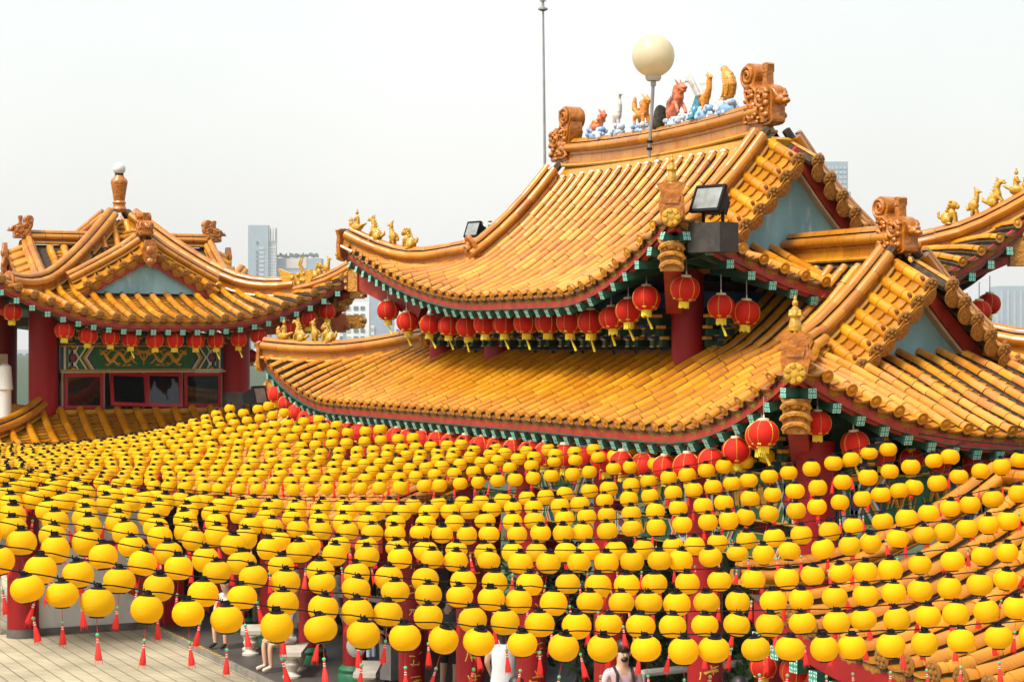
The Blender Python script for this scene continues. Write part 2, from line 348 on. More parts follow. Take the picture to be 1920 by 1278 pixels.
class Tiling:                             # collects the pieces of one roof
    def __init__(s): s.cov = Pieces(); s.pan = Pieces(); s.end = Pieces(); s.rid = Pieces(); s.lime = Pieces(); s.mort = MB()
    def patch(s, rowfn, ss, pitch, r, L=.44, panL=.24, roll=None, vis=1.0, drip=None, end=None, lime=False, nail=False, dsc=.18, pan=None):
        roll = roll or T_ROLL; drip = drip or T_DRIP; end = end or T_END
        for q in ss:
            row = rowfn(q)
            if row and len(row) > 1:
                pts = resample(row, L, random.uniform(.15, .85))
                s.mort.tube([p+Vector((0, 0, -r*.12+.08)) for p in pts], r*.9, 8)
                s.mort.tube([p+Vector((0, 0, .0)) for p in pts], r*.93, 6)
                for a, b in zip(pts, pts[1:]): seg(s.cov, roll, a, b, r, vis, jit=.014, lift=.08)
                x, d, n = basis(pts[-1]-pts[-2])
                s.end.add(end, frame(pts[-1]+n*(r*.1+.08), x, d, n, (r*1.04, r, r*1.04)), vis)
                if lime and random.random() < .85: k_ = random.uniform(.7, 1.15); s.lime.add(T_LIME, frame(pts[0]+n*(r*.75+.05)+d*random.uniform(.0, .1), x, d, n, (r*1.05*k_, r*.6*k_, r*.55)))
                if nail: s.lime.add(T_NAIL, frame(pts[-1]-d*.22+n*r*1.3, x, d, n, (.055, .055, .075)))
            row = rowfn(q+pitch/2)
            if row and len(row) > 1 and q+pitch/2 < ss[-1]+pitch*.4:
                pts = resample(row, panL); wd = pitch/2-r*.55
                for a, b in zip(pts, pts[1:]): seg(s.pan, pan or T_PAN, a, b, wd, vis, z=.2, lift=-.05)
                x, d, n = basis(pts[-1]-pts[-2]); dn = Vector((d.x, d.y, 0)).normalized()
                tilt = (dn*.25+Vector((0, 0, 1))).normalized(); yy = tilt.cross(x) if tilt.cross(x).dot(d) > 0 else x.cross(tilt)
                s.end.add(drip, frame(pts[-1]-n*.02-d*.05, x, yy, tilt, (dsc, dsc*.7, dsc)), vis)
    def ridge(s, path, hb=.34, wb=.26, r=.125, L=.62, sides=(-1, 1), moulding=True, rad=True):
        pts = resample(path, L)
        for a, b in zip(pts, pts[1:]):
            x, d, n = basis(b-a); l = (b-a).length
            if hb > .05: s.rid.add(T_BLK, frame(a, x, d, n, (wb, l*.985, hb)))
            for q in sides: s.rid.add(T_RIDR, frame(a+x*q*(wb/2+.01)+n*(hb+r*.3), x, d, n, (r*.92, l*.975, r*.92)))
            s.rid.add(T_RIDC, frame(a+n*(hb+r*1.5), x, d, n, (r*.9, l*.975, r*.9)))
        s.mort.tube([p+Vector((0, 0, hb+r*.75)) for p in pts], r*.8, 6)
        if moulding:
            for q in (-1, 1):
                off = [p+basis(pts[min(i+1, len(pts)-1)]-pts[max(i-1, 0)])[0]*q*(wb/2+.05)+Vector((0, 0, .02)) for i, p in enumerate(pts)]
                s.mould = getattr(s, 'mould', None) or MB(); s.mould.tube(off, .045, 6)
        return pts
    def done(s, parent, ncov, npan, nend=300, nrid=300):
        s.cov.done(parent, ncov, 'cover_tiles'); s.pan.done(parent, npan, 'pan_tiles'); s.end.done(parent, nend, 'tile_ends')
        s.rid.done(parent, nrid, 'ridge_tiles'); s.lime.done(parent, 200, 'small_caps')
        s.mort.obj('mortar_bed', M_MORT, parent, kind='stuff')
        if getattr(s, 'mould', None): s.mould.obj('ridge_moulding', M_YEL, parent)
class HG:                                 # hip-and-gable roof surface
    def __init__(s, cx, cy, A, B, prof, uC, wG, cor, tp=1.5):
        s.cx, s.cy, s.A, s.B, s.uC, s.wG, s.cor, s.tp = cx, cy, A, B, uC, wG, cor, tp
        c = crom([(a, b, 0) for a, b in prof], 10); s.pu = [p.x for p in c]; s.pz = [p.y for p in c]
    def prof(s, u): return float(np.interp(u, s.pu, s.pz))
    def lift(s, t, d, key):
        U, L, e = s.cor.get(key, (0, 1, 1)); return U*t**s.tp*max(0., 1-max(d, 0)/L)**e
    def front(s, u, y, sx=-1):
        t = min(max((u-s.uC)/(s.A-s.uC), 0), 1); z = s.prof(u)
        for sy in (-1, 1): z += s.lift(t, s.B-sy*(y-s.cy)-s.wG*(1-t), (sx, sy))
        return Vector((s.cx+sx*u, y, z))
    def apron(s, w, x, sy=-1):
        t = 1-min(max(w/s.wG, 0), 1); u = s.uC+(s.A-s.uC)*t; z = s.prof(u)
        for sx in (-1, 1): z += s.lift(t, s.A-sx*(x-s.cx)-(s.A-s.uC)*(1-t), (sx, sy))
        return Vector((x, s.cy+sy*(s.B-w), z))
    def hip(s, sx, sy, n=14, t0=0.0): return [s.front(s.uC+(s.A-s.uC)*(t0+(1-t0)*i/n), s.cy+sy*(s.B-s.wG*(1-(t0+(1-t0)*i/n))), sx) for i in range(n+1)]
    def frow(s, wcn, wcf, u0=.32, sx=-1, n=22):
        def f(y):
            wn = y-(s.cy-s.B); wf = s.cy+s.B-y
            if min(wn, wf) < .04: return None
            a = u0
            if wn < s.wG: a = s.A-wn/s.wG*(s.A-s.uC)
            elif wn < wcn: a = s.uC
            if wf < s.wG: a = max(a, s.A-wf/s.wG*(s.A-s.uC))
            elif wf < wcf: a = max(a, s.uC)
            if s.A-a < .12: return None
            return [s.front(a+(s.A-a)*i/n, y, sx) for i in range(n+1)]
        return f
    def arow(s, sy=-1, n=14, w0=None):
        def f(x):
            e = s.A-abs(x-s.cx); w = s.wG if e >= s.A-s.uC else s.wG*e/(s.A-s.uC)
            if w0: w = min(w, w0)
            if w < .12: return None
            return [s.apron(w*(1-i/n), x, sy) for i in range(n+1)]
        return f
    def deck(s, parent, wn=None, wf=None, dz=-.05, th=.22, name='roof_deck'):
        m = MB(); soff = MB(); wn = wn or s.wG; wf = wf or s.wG
        for sx in (-1, 1):
            for z, q in ((dz, m), (dz-th, soff)):
                us = [s.uC*i/8 for i in range(9)]
                q.grid([[s.front(u, s.cy-s.B+wn+(2*s.B-wn-wf)*k/40, sx)+Vector((0, 0, z)) for k in range(41)] for u in us])
                us = [s.uC+(s.A-s.uC)*i/10 for i in range(11)]
                q.grid([[s.front(u, s.cy+(s.B-s.wG*(1-(u-s.uC)/(s.A-s.uC)))*(-1+2*k/40), sx)+Vector((0, 0, z)) for k in range(41)] for u in us])
        for sy in (-1, 1):
            for z, q in ((dz, m), (dz-th, soff)):
                q.grid([[s.apron(s.wG*(1-i/12), s.cx+(s.uC+(s.A-s.uC)*i/12)*(-1+2*k/24), sy)+Vector((0, 0, z)) for k in range(25)] for i in range(13)])
        m.obj(name, M_MORT, parent); soff.obj('soffit', M_DKGRN, parent)
    def eave(s, side, parent, step, e0=.35, drop=.14, hgt=.22, rafters=True, L0=-1, L1=1):
        # side: ('f', sx) or ('a', sy); red fascia under the tile ends and a row of rafters with painted ends
        m = MB(); n = 60; rows = [[], [], [], [], []]
        H = s.B if side[0] == 'f' else s.A; c = s.cy if side[0] == 'f' else s.cx
        def pt(q, inset): return s.front(s.A-inset, q, side[1]) if side[0] == 'f' else s.apron(inset, q, side[1])
        for i in range(n+1):
            q = c+H*(L0+(L1-L0)*i/n)
            q = min(max(q, c-H+.02), c+H-.02); p = pt(q, .10); o = (pt(q, 0)-pt(q, .3)); o.z = 0; o.normalize()
            for k, (a, z) in enumerate(((.05, -drop+.12), (.03, -drop-hgt), (-.07, -drop-hgt), (-.06, -drop+.12))): rows[k].append(p+o*a+Vector((0, 0, z)))
            rows[4].append(rows[0][-1])
        m.grid(rows); m.obj('eave_fascia', M_FASC, parent)
        if not rafters: return
        q = c-H*abs(L0)+e0
        while q < c+H*L1-e0*.5:
            a = pt(q, 1.45); b = pt(q, .02); d = b-a; x, dd, nn = basis(d)
            link('rafter', ME_RAFT, parent, frame(b-dd*1.46+Vector((0, 0, -drop-hgt-.02)), x, dd, nn)); q += step
def gable_end(TL, R, parent, sy, wc, off, slope_n, dy=1.25, rise=-.42, wall=True, rl=None, pitch=.5, ztop=.0):
    """tiles laid across the gable edge, rosette ends, red bargeboards, plaster triangle"""
    yc = R.cy+sy*(R.B-wc)
    for sx in (-1, 1):
        path = [R.front(.25+(R.uC-.1)*i/16, yc, sx) for i in range(17)]
        TL.ridge(path, hb=.22, wb=.24, r=.13)
        pts = resample(path, pitch)
        for i, p in enumerate(pts[:-1]):
            x, d, n = basis(pts[i+1]-p); o = Vector((0, sy, 0))
            dirv = (o*1.0-Vector((0, 0, 1))*abs(rise)).normalized()
            for h, tt in ((0, 'r'), (.5, 'd')):
                q = p.lerp(pts[i+1], h)+Vector((0, 0, .02))
                if tt == 'r':
                    ps = [q+dirv*(.1+dy*k/3) for k in range(4)]
                    for a, b in zip(ps, ps[1:]): seg(TL.cov, rl or T_ROLL2, a, b, .125, 1.6, up=n)
                    xx, dd, nn = basis(dirv, n); TL.end.add(T_ROS, frame(ps[-1]+nn*.02, xx, dd, nn, (.15, .15, .15)), 2)
                    TL.lime.add(T_NAIL, frame(ps[-1]-dd*.16+nn*.17, xx, dd, nn, (.05, .05, .07)))
                    TL.mort.tube([ps[0]-nn*.05, ps[-1]-nn*.05-dd*.05], .115, 6)
                else:
                    ps = [q+dirv*(.1+dy*k/4)-n*.05 for k in range(5)]
                    for a, b in zip(ps, ps[1:]): seg(TL.pan, T_PAN, a, b, .2, 1.6, up=n, z=.26)
                    xx, dd, nn = basis(dirv, n); TL.end.add(T_FAN, frame(ps[-1]+nn*.04, xx, (dd*.9-nn*.1).normalized(), (nn*.95+dd*.2).normalized(), (.25, .2, .25)), 2)
    yw = R.cy+sy*(R.B-R.wG)-sy*.0
    if wall:
        prof = [(R.cx-R.uC*(1-i/10), R.prof(R.uC*(1-i/10))-off) for i in range(11)]
        prof += [(2*R.cx-x, z) for x, z in prof[-2::-1]]
        zb = R.prof(R.uC)-.35
        MXZ = frame((0, yw+sy*.04, 0), (1, 0, 0), (0, 0, 1), (0, -1, 0))
        m = MB(); MXZ = frame((0, yw+sy*.36, 0), (1, 0, 0), (0, 0, 1), (0, -1, 0)); m.prism([(R.cx-R.uC, zb)]+prof+[(R.cx+R.uC, zb)], -.06, .06, MXZ); m.obj('gable_wall', M_BLUE, parent, smooth=0)
        for sx in (-1, 1):
            m = MB(); top = [(R.cx+sx*R.uC*(1-i/10), R.prof(R.uC*(1-i/10))-off+.42) for i in range(11)]
            bot = [(x, z-.40) for x, z in top]
            m.prism(top+bot[::-1], -.05, .05, frame((0, yw+sy*.62, 0), (1, 0, 0), (0, 0, 1), (0, -1, 0))); m.obj('bargeboard', M_FASC, parent, smooth=0)
            m = MB(); ins = sx
            tb = [(x, z-.02) for x, z in bot]; bb = [(x, z-.10) for x, z in bot]
            m.prism(tb+bb[::-1], -.1, .1, frame((0, yw+sy*.52, 0), (1, 0, 0), (0, 0, 1), (0, -1, 0))); m.obj('verge_soffit', M_CREAM, parent, smooth=0)
    # packed mortar under the ridge end
    return yc
# ------------------------------------------------------------------ the double-roofed hall
hall = thing('temple_hall', (25.1, 43.6, .2), 'large temple hall with two tiers of curved orange tiled roofs and red columns', 'temple')
def part(name, parent, M=None): return link(name, None, parent, M)
UP = HG(25.1, 43.85, 4.75, 9.25, [(0, 14.85), (.9, 13.78), (1.8, 12.9), (2.68, 12.2), (3.7, 11.5), (4.75, 11.05)], 2.68, 3.2,
        {(-1, -1): (1.7, 5.2, 1.9), (-1, 1): (1.7, 9, 1.7), (1, -1): (1.95, 5, 2), (1, 1): (1.9, 6, 2)})
LO = HG(25.1, 43.35, 5.6, 14.45, [(0, 11.9), (1.0, 10.85), (1.73, 10.2), (2.2, 9.85), (2.8, 9.55), (4.2, 8.85), (5.6, 8.28)], 2.2, 4.5,
        {(-1, -1): (1.4, 4.8, 2), (-1, 1): (1.25, 6, 2), (1, -1): (1.75, 5, 2), (1, 1): (1.75, 6, 2)})
PITCH = .515; RR = .104
def frange(a, b, s):
    n = int((b-a)/s); return [a+s*i for i in range(n+1)]
def carved_corner(parent, tip, dirv, zs=-1.9):
    """upturned corner: shield tile, carved beam head and red corner beam under it"""
    d = Vector((dirv[0], dirv[1], 0)).normalized(); x = Vector((-d.y, d.x, 0)); up = Vector((0, 0, 1))
    m = MB(); M = frame(tip+d*.02+up*.12, x, up, d)
    m.prism([(-.2, -.42), (-.26, -.1), (-.22, .16), (-.3, .34), (-.12, .40), (0, .34), (.12, .40), (.3, .34), (.22, .16), (.26, -.1), (.2, -.42), (0, -.55)], -.05, .06, M)
    m.prism([(-.14, -.05), (-.18, .1), (.18, .1), (.14, -.05)], .05, .09, M)
    m.obj('corner_tile', M_ORN, parent); m = MB()
    m.ball((0, -.34, .08), (.2, .2, .08), 10, 6, M)
    for k in range(7):
        a = k*.9; m.ball((.13*math.cos(a), -.34+.13*math.sin(a), .13), (.07, .07, .05), 6, 4, M)
    
    m.obj('corner_medallions', M_FIG, parent)
    a = tip-d*2.8+up*zs; b = tip-d*.62+up*(-.95)
    m = MB(); m.bar(a, b, .36, .5); m.obj('corner_beam', M_FASC, parent)
    m = MB(); M = frame(b+d*.16, x, d, up)
    m.prism([(-.24, -.2), (.24, -.2), (.24, .12), (.16, .2), (-.16, .2), (-.24, .12)], -.34, .28, M)
    for z, wv in ((-.28, .22), (-.1, .25), (.1, .24)):
        m.tube([M @ Vector((wv*math.cos(t), .2+.06*math.sin(t), z+.12*math.sin(t))) for t in [math.pi*k/8 for k in range(9)]], .05, 6)
    m.ball((0, .2, .18), (.13, .09, .1), 8, 6, M)
    for q in (-1, 1): m.ball((q*.14, .2, .12), (.06, .06, .06), 6, 4, M); m.tube([M @ Vector((q*.2, .12, .22)), M @ Vector((q*.27, .1, .33)), M @ Vector((q*.2, .1, .4))], [.05, .035, .01], 6)
    m.obj('carved_beam_end', M_ORN2, parent)
def spiral(c, r0, turns, M, a0=0, n=30, sgn=1):
    return [M @ Vector((c[0]+r0*(1-.85*i/n)*math.cos(a0+sgn*turns*2*math.pi*i/n), c[1]+r0*(1-.85*i/n)*math.sin(a0+sgn*turns*2*math.pi*i/n), 0)) for i in range(n+1)]
def chiwen(parent, base, out, k=1.0, th=.36):
    """ridge-end dragon: coiled tail, sword hilt, scrolled body, small head looking outward"""
    o = Vector(out); up = Vector((0, 0, 1)); x = o.cross(up)
    M = frame(base, o, up, x, (k, k, k)); h = th/2/k
    m = MB()
    body = [(-.42, 0), (.5, 0), (.58, .25), (.58, .62), (.5, .85), (.25, .95), (-.02, .9), (-.1, 1.05), (-.22, 1.35), (-.5, 1.28), (-.62, 1.05), (-.6, .75), (-.48, .5), (-.52, .25)]
    bp = [tuple(p)[:2] for p in crom([(a, b, 0) for a, b in body+body[:1]], 4)[:-1]]
    m.prism(bp, -h, h, M); m.prism([(a*.86-.005, .06+b*.88) for a, b in bp], -h-.05, h+.05, M)
    m.lathe([(.30, -h-.03), (.30, h+.03)], M @ Matrix.Translation((-.36, 1.2, 0)), 18)
    m.prism([(.04, .85), (.26, .85), (.24, 1.2), (.28, 1.42), (.22, 1.46), (.08, 1.46), (.02, 1.42), (.06, 1.2)], -h*.5, h*.5, M)
    for s in (-1, 1):
        Q = M @ Matrix.Translation((0, 0, s*(h+.07)))
        m.tube(spiral((-.36, 1.2), .27, 2.1, Q, a0=-1.2, sgn=-s if s < 0 else -1), .045, 6)
        m.tube(spiral((.25, .62), .26, 1.6, Q, a0=2), .05, 6); m.tube(spiral((-.2, .3), .2, 1.5, Q, a0=.5), .05, 6)
        m.tube([Q @ Vector(p+(0,)) for p in ((-.5, .1), (-.3, .5), (-.45, .8), (-.2, .95), (.1, .75))], .05, 6)
        rr = random.Random(5)
        for i in range(26):
            a, b = rr.uniform(-.42, .48), rr.uniform(.05, .85); r = rr.uniform(.05, .1); m.ball((a, b, 0), (r, r, .07), 7, 5, Q)
        for i in range(3): Q2 = M @ Matrix.Translation((0, 0, s*h*.5)); m.tube([Q2 @ Vector((.08+.07*i, 1.24, 0)), Q2 @ Vector((.08+.07*i, 1.44, 0))], .03, 5)
    m.ball((.72, .55, 0), (.2, .14, .15), 10, 7, M); m.ball((.9, .5, 0), (.12, .08, .1), 8, 6, M); m.ball((.86, .62, 0), (.07, .06, .09), 8, 6, M)
    for s in (-1, 1): m.tube([M @ Vector((.68, .62, s*.1)), M @ Vector((.6, .78, s*.16)), M @ Vector((.5, .82, s*.18))], [.05, .03, .01], 6)
    m.obj('ridge_dragon_ornament', M_ORN, parent)
def plate_end(parent, p, d):
    d = Vector(d).normalized(); x, dd, n = basis(d)
    m = MB(); M = frame(p, x, n, dd)
    m.prism([(-.2, -.05), (-.24, .3), (-.12, .55), (0, .6), (.12, .55), (.24, .3), (.2, -.05)], -.06, .06, M); m.ball((0, .3, .08), (.13, .16, .08), 8, 6, M)
    m.obj('ridge_end_plate', M_ORN, parent)
# ---- upper roof
upr = part('upper_roof', hall, T(25.1, 43.85, 12))
TU = Tiling()
wcn, wcf = 3.35, 4.8
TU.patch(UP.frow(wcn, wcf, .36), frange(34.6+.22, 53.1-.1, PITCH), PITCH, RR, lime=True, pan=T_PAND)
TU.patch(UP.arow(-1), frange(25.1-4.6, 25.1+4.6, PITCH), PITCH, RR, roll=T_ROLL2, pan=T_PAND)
TU.lime.items = [it for it in TU.lime.items if it[1].translation.z > 14.1]
yr = [Vector((25.1, 38.3+(48.3-38.3)*i/20, 14.68+.16*((i-10)/10)**2)) for i in range(21)]
TU.ridge(yr, hb=.46, wb=.36, r=.13, L=.55)
m = MB(); m.grid([[UP.front(u, y)+Vector((0, 0, z)) for y in frange(38.2, 48.5, .5)] for u, z in ((.14, .22), (.14, .12), (.42, .10), (.45, .0))]); m.obj('ridge_skirt_course', M_YEL, upr)
gable_end(TU, UP, upr, -1, wcn, .85, 0)
TU.ridge([UP.front(.25+(UP.uC-.1)*i/16, 53.1-wcf, -1) for i in range(17)], hb=.26, wb=.26, r=.13)
TU.ridge([UP.front(.25+(UP.uC-.1)*i/16, 53.1-wcf, 1) for i in range(17)], hb=.22, wb=.24, r=.13)
plate_end(upr, UP.front(UP.uC+.1, 53.1-wcf)+Vector((0, 0, .2)), (-1, 0, -.5))
hipL = [UP.front(UP.uC, 53.1-wcf+.1)]+UP.hip(-1, 1)[2:]
hipN = [UP.front(UP.uC, 34.6+wcn-.2)]+UP.hip(-1, -1)[2:]
hipR = UP.hip(1, -1)
TU.ridge(hipL, hb=.34, wb=.26, r=.13); TU.ridge(hipN, hb=.2, wb=.26, r=.12)
TU.ridge([Vector((24.6, 36.5, 11.28)), Vector((25.6, 36.5, 11.30)), Vector((27.0, 36.6, 11.52))]+hipR[4:], hb=.24, wb=.26, r=.13)
TU.done(upr, 160, 110)
UP.deck(upr, wcn, wcf)
UP.eave(('f', -1), upr, .52); UP.eave(('a', -1), upr, .52)
chiwen(upr, (25.1, 38.45, 15.0), (0, -1, 0), .98); chiwen(upr, (25.1, 48.4, 15.0), (0, 1, 0), .98)
carved_corner(upr, UP.front(4.75, 34.6), (-.62, -1)); carved_corner(upr, UP.apron(0, 25.1+4.75), (1, -.62)); carved_corner(upr, UP.front(4.75, 53.1), (-.62, 1))
m = MB(); m.prism([(-.55, -.7), (.55, -.7), (.22, .1), (-.22, .1)], -.1, .1, frame((25.1, 37.75, 14.55), (1, 0, 0), (0, -.35, .93), (0, -.93, -.35))); m.obj('packed_mortar', M_YEL, upr)
# ---- upper storey
ust = hall
m = MB(); m.box((25.1, 43.85, 10.05), (5.0, 12.9, 3.3)); m.obj('storey_core', M_DARK, ust)  # added dark filler box, stops light leaking through under the upper roof
def column(parent, x, y, z0, z1, r, name='column', m_=None, base=False):
    m = MB(); m.lathe([(r, 0), (r, z1-z0)], T(x, y, z0), 20); o = m.obj(name, m_ or M_RED, parent)
    if base:
        b = MB(); b.lathe([(r*1.45, 0), (r*1.45, .14), (r*1.3, .24), (r*1.38, .34), (r*1.1, .46), (r*1.02, .46)], T(x, y, z0), 20); b.obj('column_base', M_GREEN, o)
    return o
for y in (37.3, 47.0, 50.6): column(ust, 22.35, y, 9.2, 11.7, .36)
column(ust, 27.9, 37.3, 9.2, 11.7, .36)
m = MB(); m.box((22.55, 43.85, 9.72), (.12, 13.2, .22)); m.obj('sill_band', mat('slate_band', (.10, .07, .05), .8, noise=.4, nscale=6), ust)
m = MB(); m.box((22.52, 43.85, 9.46), (.2, 13.3, .30)); m.obj('wall_flashing', mat('orange_plaster', (.40, .10, .02), .6, noise=.3), ust)
m = MB(); m.box((25.1, 37.36, 9.72), (5.2, .12, .22)); m.obj('sill_band', MATS['slate_band'], ust)
def bracket_me():
    m = MB()
    for lv, (ln, z) in enumerate(((.5, 0), (.75, .24), (1.0, .48))):
        m.m = 0; m.box((-ln*.45, 0, z+.08), (ln*.9+.1, .13, .15)); m.box((-.08-ln*.5, 0, z+.08), (.13, .55+.12*lv, .14))
        m.m = 1
        for q in (-1, 1): m.box((-.08-ln*.5, q*(.25+.06*lv), z+.2), (.17, .15, .07)); m.box((-.16-ln*.5, q*.1, z+.02), (.02, .16, .025))
        m.box((-ln*.9-.06, 0, z+.16), (.02, .15, .02)); m.box((-ln*.9-.06, 0, z+.01), (.02, .15, .02))
        m.m = 2; m.box((-ln*.9-.03, 0, z+.22), (.17, .17, .07))
    return m.mesh([M_DKGRN, M_GOLD, M_BLUEP], 'bracket', 30)
ME_BRK = bracket_me()
def brackets(parent, a, b, n, face):
    a, b = Vector(a), Vector(b)
    for i in range(n):
        p = a.lerp(b, i/(n-1)); f = Vector(face); link('bracket', ME_BRK, parent, frame(p, -f, Vector((0, 0, 1)).cross(-f), (0, 0, 1)))
brackets(ust, (22.35, 38.0, 9.9), (22.35, 50.2, 9.9), 12, (-1, 0, 0)); brackets(ust, (22.8, 37.15, 9.9), (27.3, 37.15, 9.9), 5, (0, -1, 0))
m = MB(); m.box((22.42, 43.85, 10.95), (.2, 13.2, .34)); m.obj('eave_beam', M_BLUEP, ust); m = MB(); m.box((25.1, 37.22, 10.95), (5.2, .2, .34)); m.obj('eave_beam', M_BLUEP, ust)
# ---- lower roof
lor = part('lower_roof', hall, T(25.1, 43.35, 9))
TL2 = Tiling(); lw = 4.35; lwf = 5.3
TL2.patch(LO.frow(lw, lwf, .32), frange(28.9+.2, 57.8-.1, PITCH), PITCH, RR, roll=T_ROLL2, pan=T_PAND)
# rows that would run up inside the upper storey are cut there
def clip_store(P): P.items = [it for it in P.items if not (22.7 < it[1].translation.x < 27.6 and 37.5 < it[1].translation.y < 50.2)]
TL2.patch(LO.arow(-1), frange(25.1-5.45, 25.1+5.45, PITCH), PITCH, RR, roll=T_ROLL)
clip_store(TL2.cov); clip_store(TL2.pan)
TL2.ridge([Vector((25.1, 33.4+(37.5-33.4)*i/8, 11.75)) for i in range(9)], hb=.4, wb=.34, r=.13, L=.55)
gable_end(TL2, LO, lor, -1, lw, .85, 0)
TL2.ridge([LO.front(.6+(LO.uC-.4)*i/16, 57.8-lwf, -1) for i in range(17)], hb=.24, wb=.26, r=.13)
TL2.ridge([LO.front(.6+(LO.uC-.4)*i/16, 57.8-lwf, 1) for i in range(17)], hb=.24, wb=.26, r=.13)
plate_end(lor, LO.front(LO.uC+.1, 57.8-lwf)+Vector((0, 0, .2)), (-1, 0, -.5))
TL2.ridge([LO.front(LO.uC, 57.8-lwf+.1)]+LO.hip(-1, 1)[2:], hb=.34, wb=.26, r=.13)
TL2.ridge([LO.front(LO.uC, 28.9+lw-.2)]+LO.hip(-1, -1)[2:], hb=.2, wb=.26, r=.12)
TL2.ridge(LO.hip(1, -1), hb=.30, wb=.26, r=.13)
TL2.done(lor, 140, 110)
LO.deck(lor, lw, lwf)
LO.eave(('f', -1), lor, .52); LO.eave(('a', -1), lor, .52)
chiwen(lor, (25.1, 33.45, 11.85), (0, -1, 0), .80)
carved_corner(lor, LO.front(5.6, 28.9), (-.75, -1)); carved_corner(lor, LO.front(5.6, 57.8), (-.75, 1)); carved_corner(lor, LO.apron(0, 25.1+5.6), (1, -.75))
# ------------------------------------------------------------------ lower storey of the hall
gst = hall
HALLCOL = [(20.9, y) for y in (30.3, 34.2, 38.2, 42.1, 45.6, 49.4, 53.6, 57.4)]
GOLDCH = mat('gold_lettering', (.70, .42, .06), .3, noise=.1, metal=.3)
def glyph(m, M, kind, s):
    """brush-stroke characters of a couplet: strokes as flat ribbons"""
    R = random.Random(kind)
    for i in range(R.randint(6, 9)):
        x0, y0 = R.uniform(-.42, .3), R.uniform(-.45, .45); horiz = R.random() < .5
        x1, y1 = (x0+R.uniform(.25, .7), y0+R.uniform(-.05, .12)) if horiz else (x0+R.uniform(-.2, .2), y0-R.uniform(.25, .6))
        x1 = max(-.5, min(.5, x1)); y1 = max(-.5, min(.5, y1))
        c = (x1-x0, y1-y0); l = math.hypot(*c) or 1; nx, ny = -c[1]/l*.035, c[0]/l*.035
        vs = []
        for (x, y, k) in ((x0, y0, 1.2), ((x0+x1)/2+nx*.6, (y0+y1)/2+ny*.6, .8), (x1, y1, .9)):
            for q in (-1, 1):
                a = (x+nx*q*k)*s/.36                       # wraps round the shaft
                vs.append(M @ Vector((.365*math.sin(a), -.365*math.cos(a), (y+ny*q*k)*s)))
        m.add(vs, [(0, 1, 3, 2), (2, 3, 5, 4)])
for i, (x, y) in enumerate(HALLCOL):
    c = column(gst, x, y, .2, 8.2, .36, base=True)
    if i in (1, 2, 3, 4, 5):
        m = MB(); ang = math.atan2(-y, -x)+math.pi/2
        for k in range(7): glyph(m, T(x, y, 4.6-.62*k) @ Matrix.Rotation(ang+.25, 4, 'Z'), 10*i+k, .42)
        m.obj('gold_couplet', GOLDCH, c)
for y in (30.3, 34.2, 42.1, 49.4, 57.4): column(gst, 29.3, y, .2, 8.2, .36, base=True)
for y in (38.2, 45.6): column(gst, 25.1, y, .2, 8.2, .36, base=True)
def hexa(cx, w, h, e): return [(cx-w/2, 0), (cx-w/2+e, h/2), (cx+w/2-e, h/2), (cx+w/2, 0), (cx+w/2-e, -h/2), (cx-w/2+e, -h/2)]
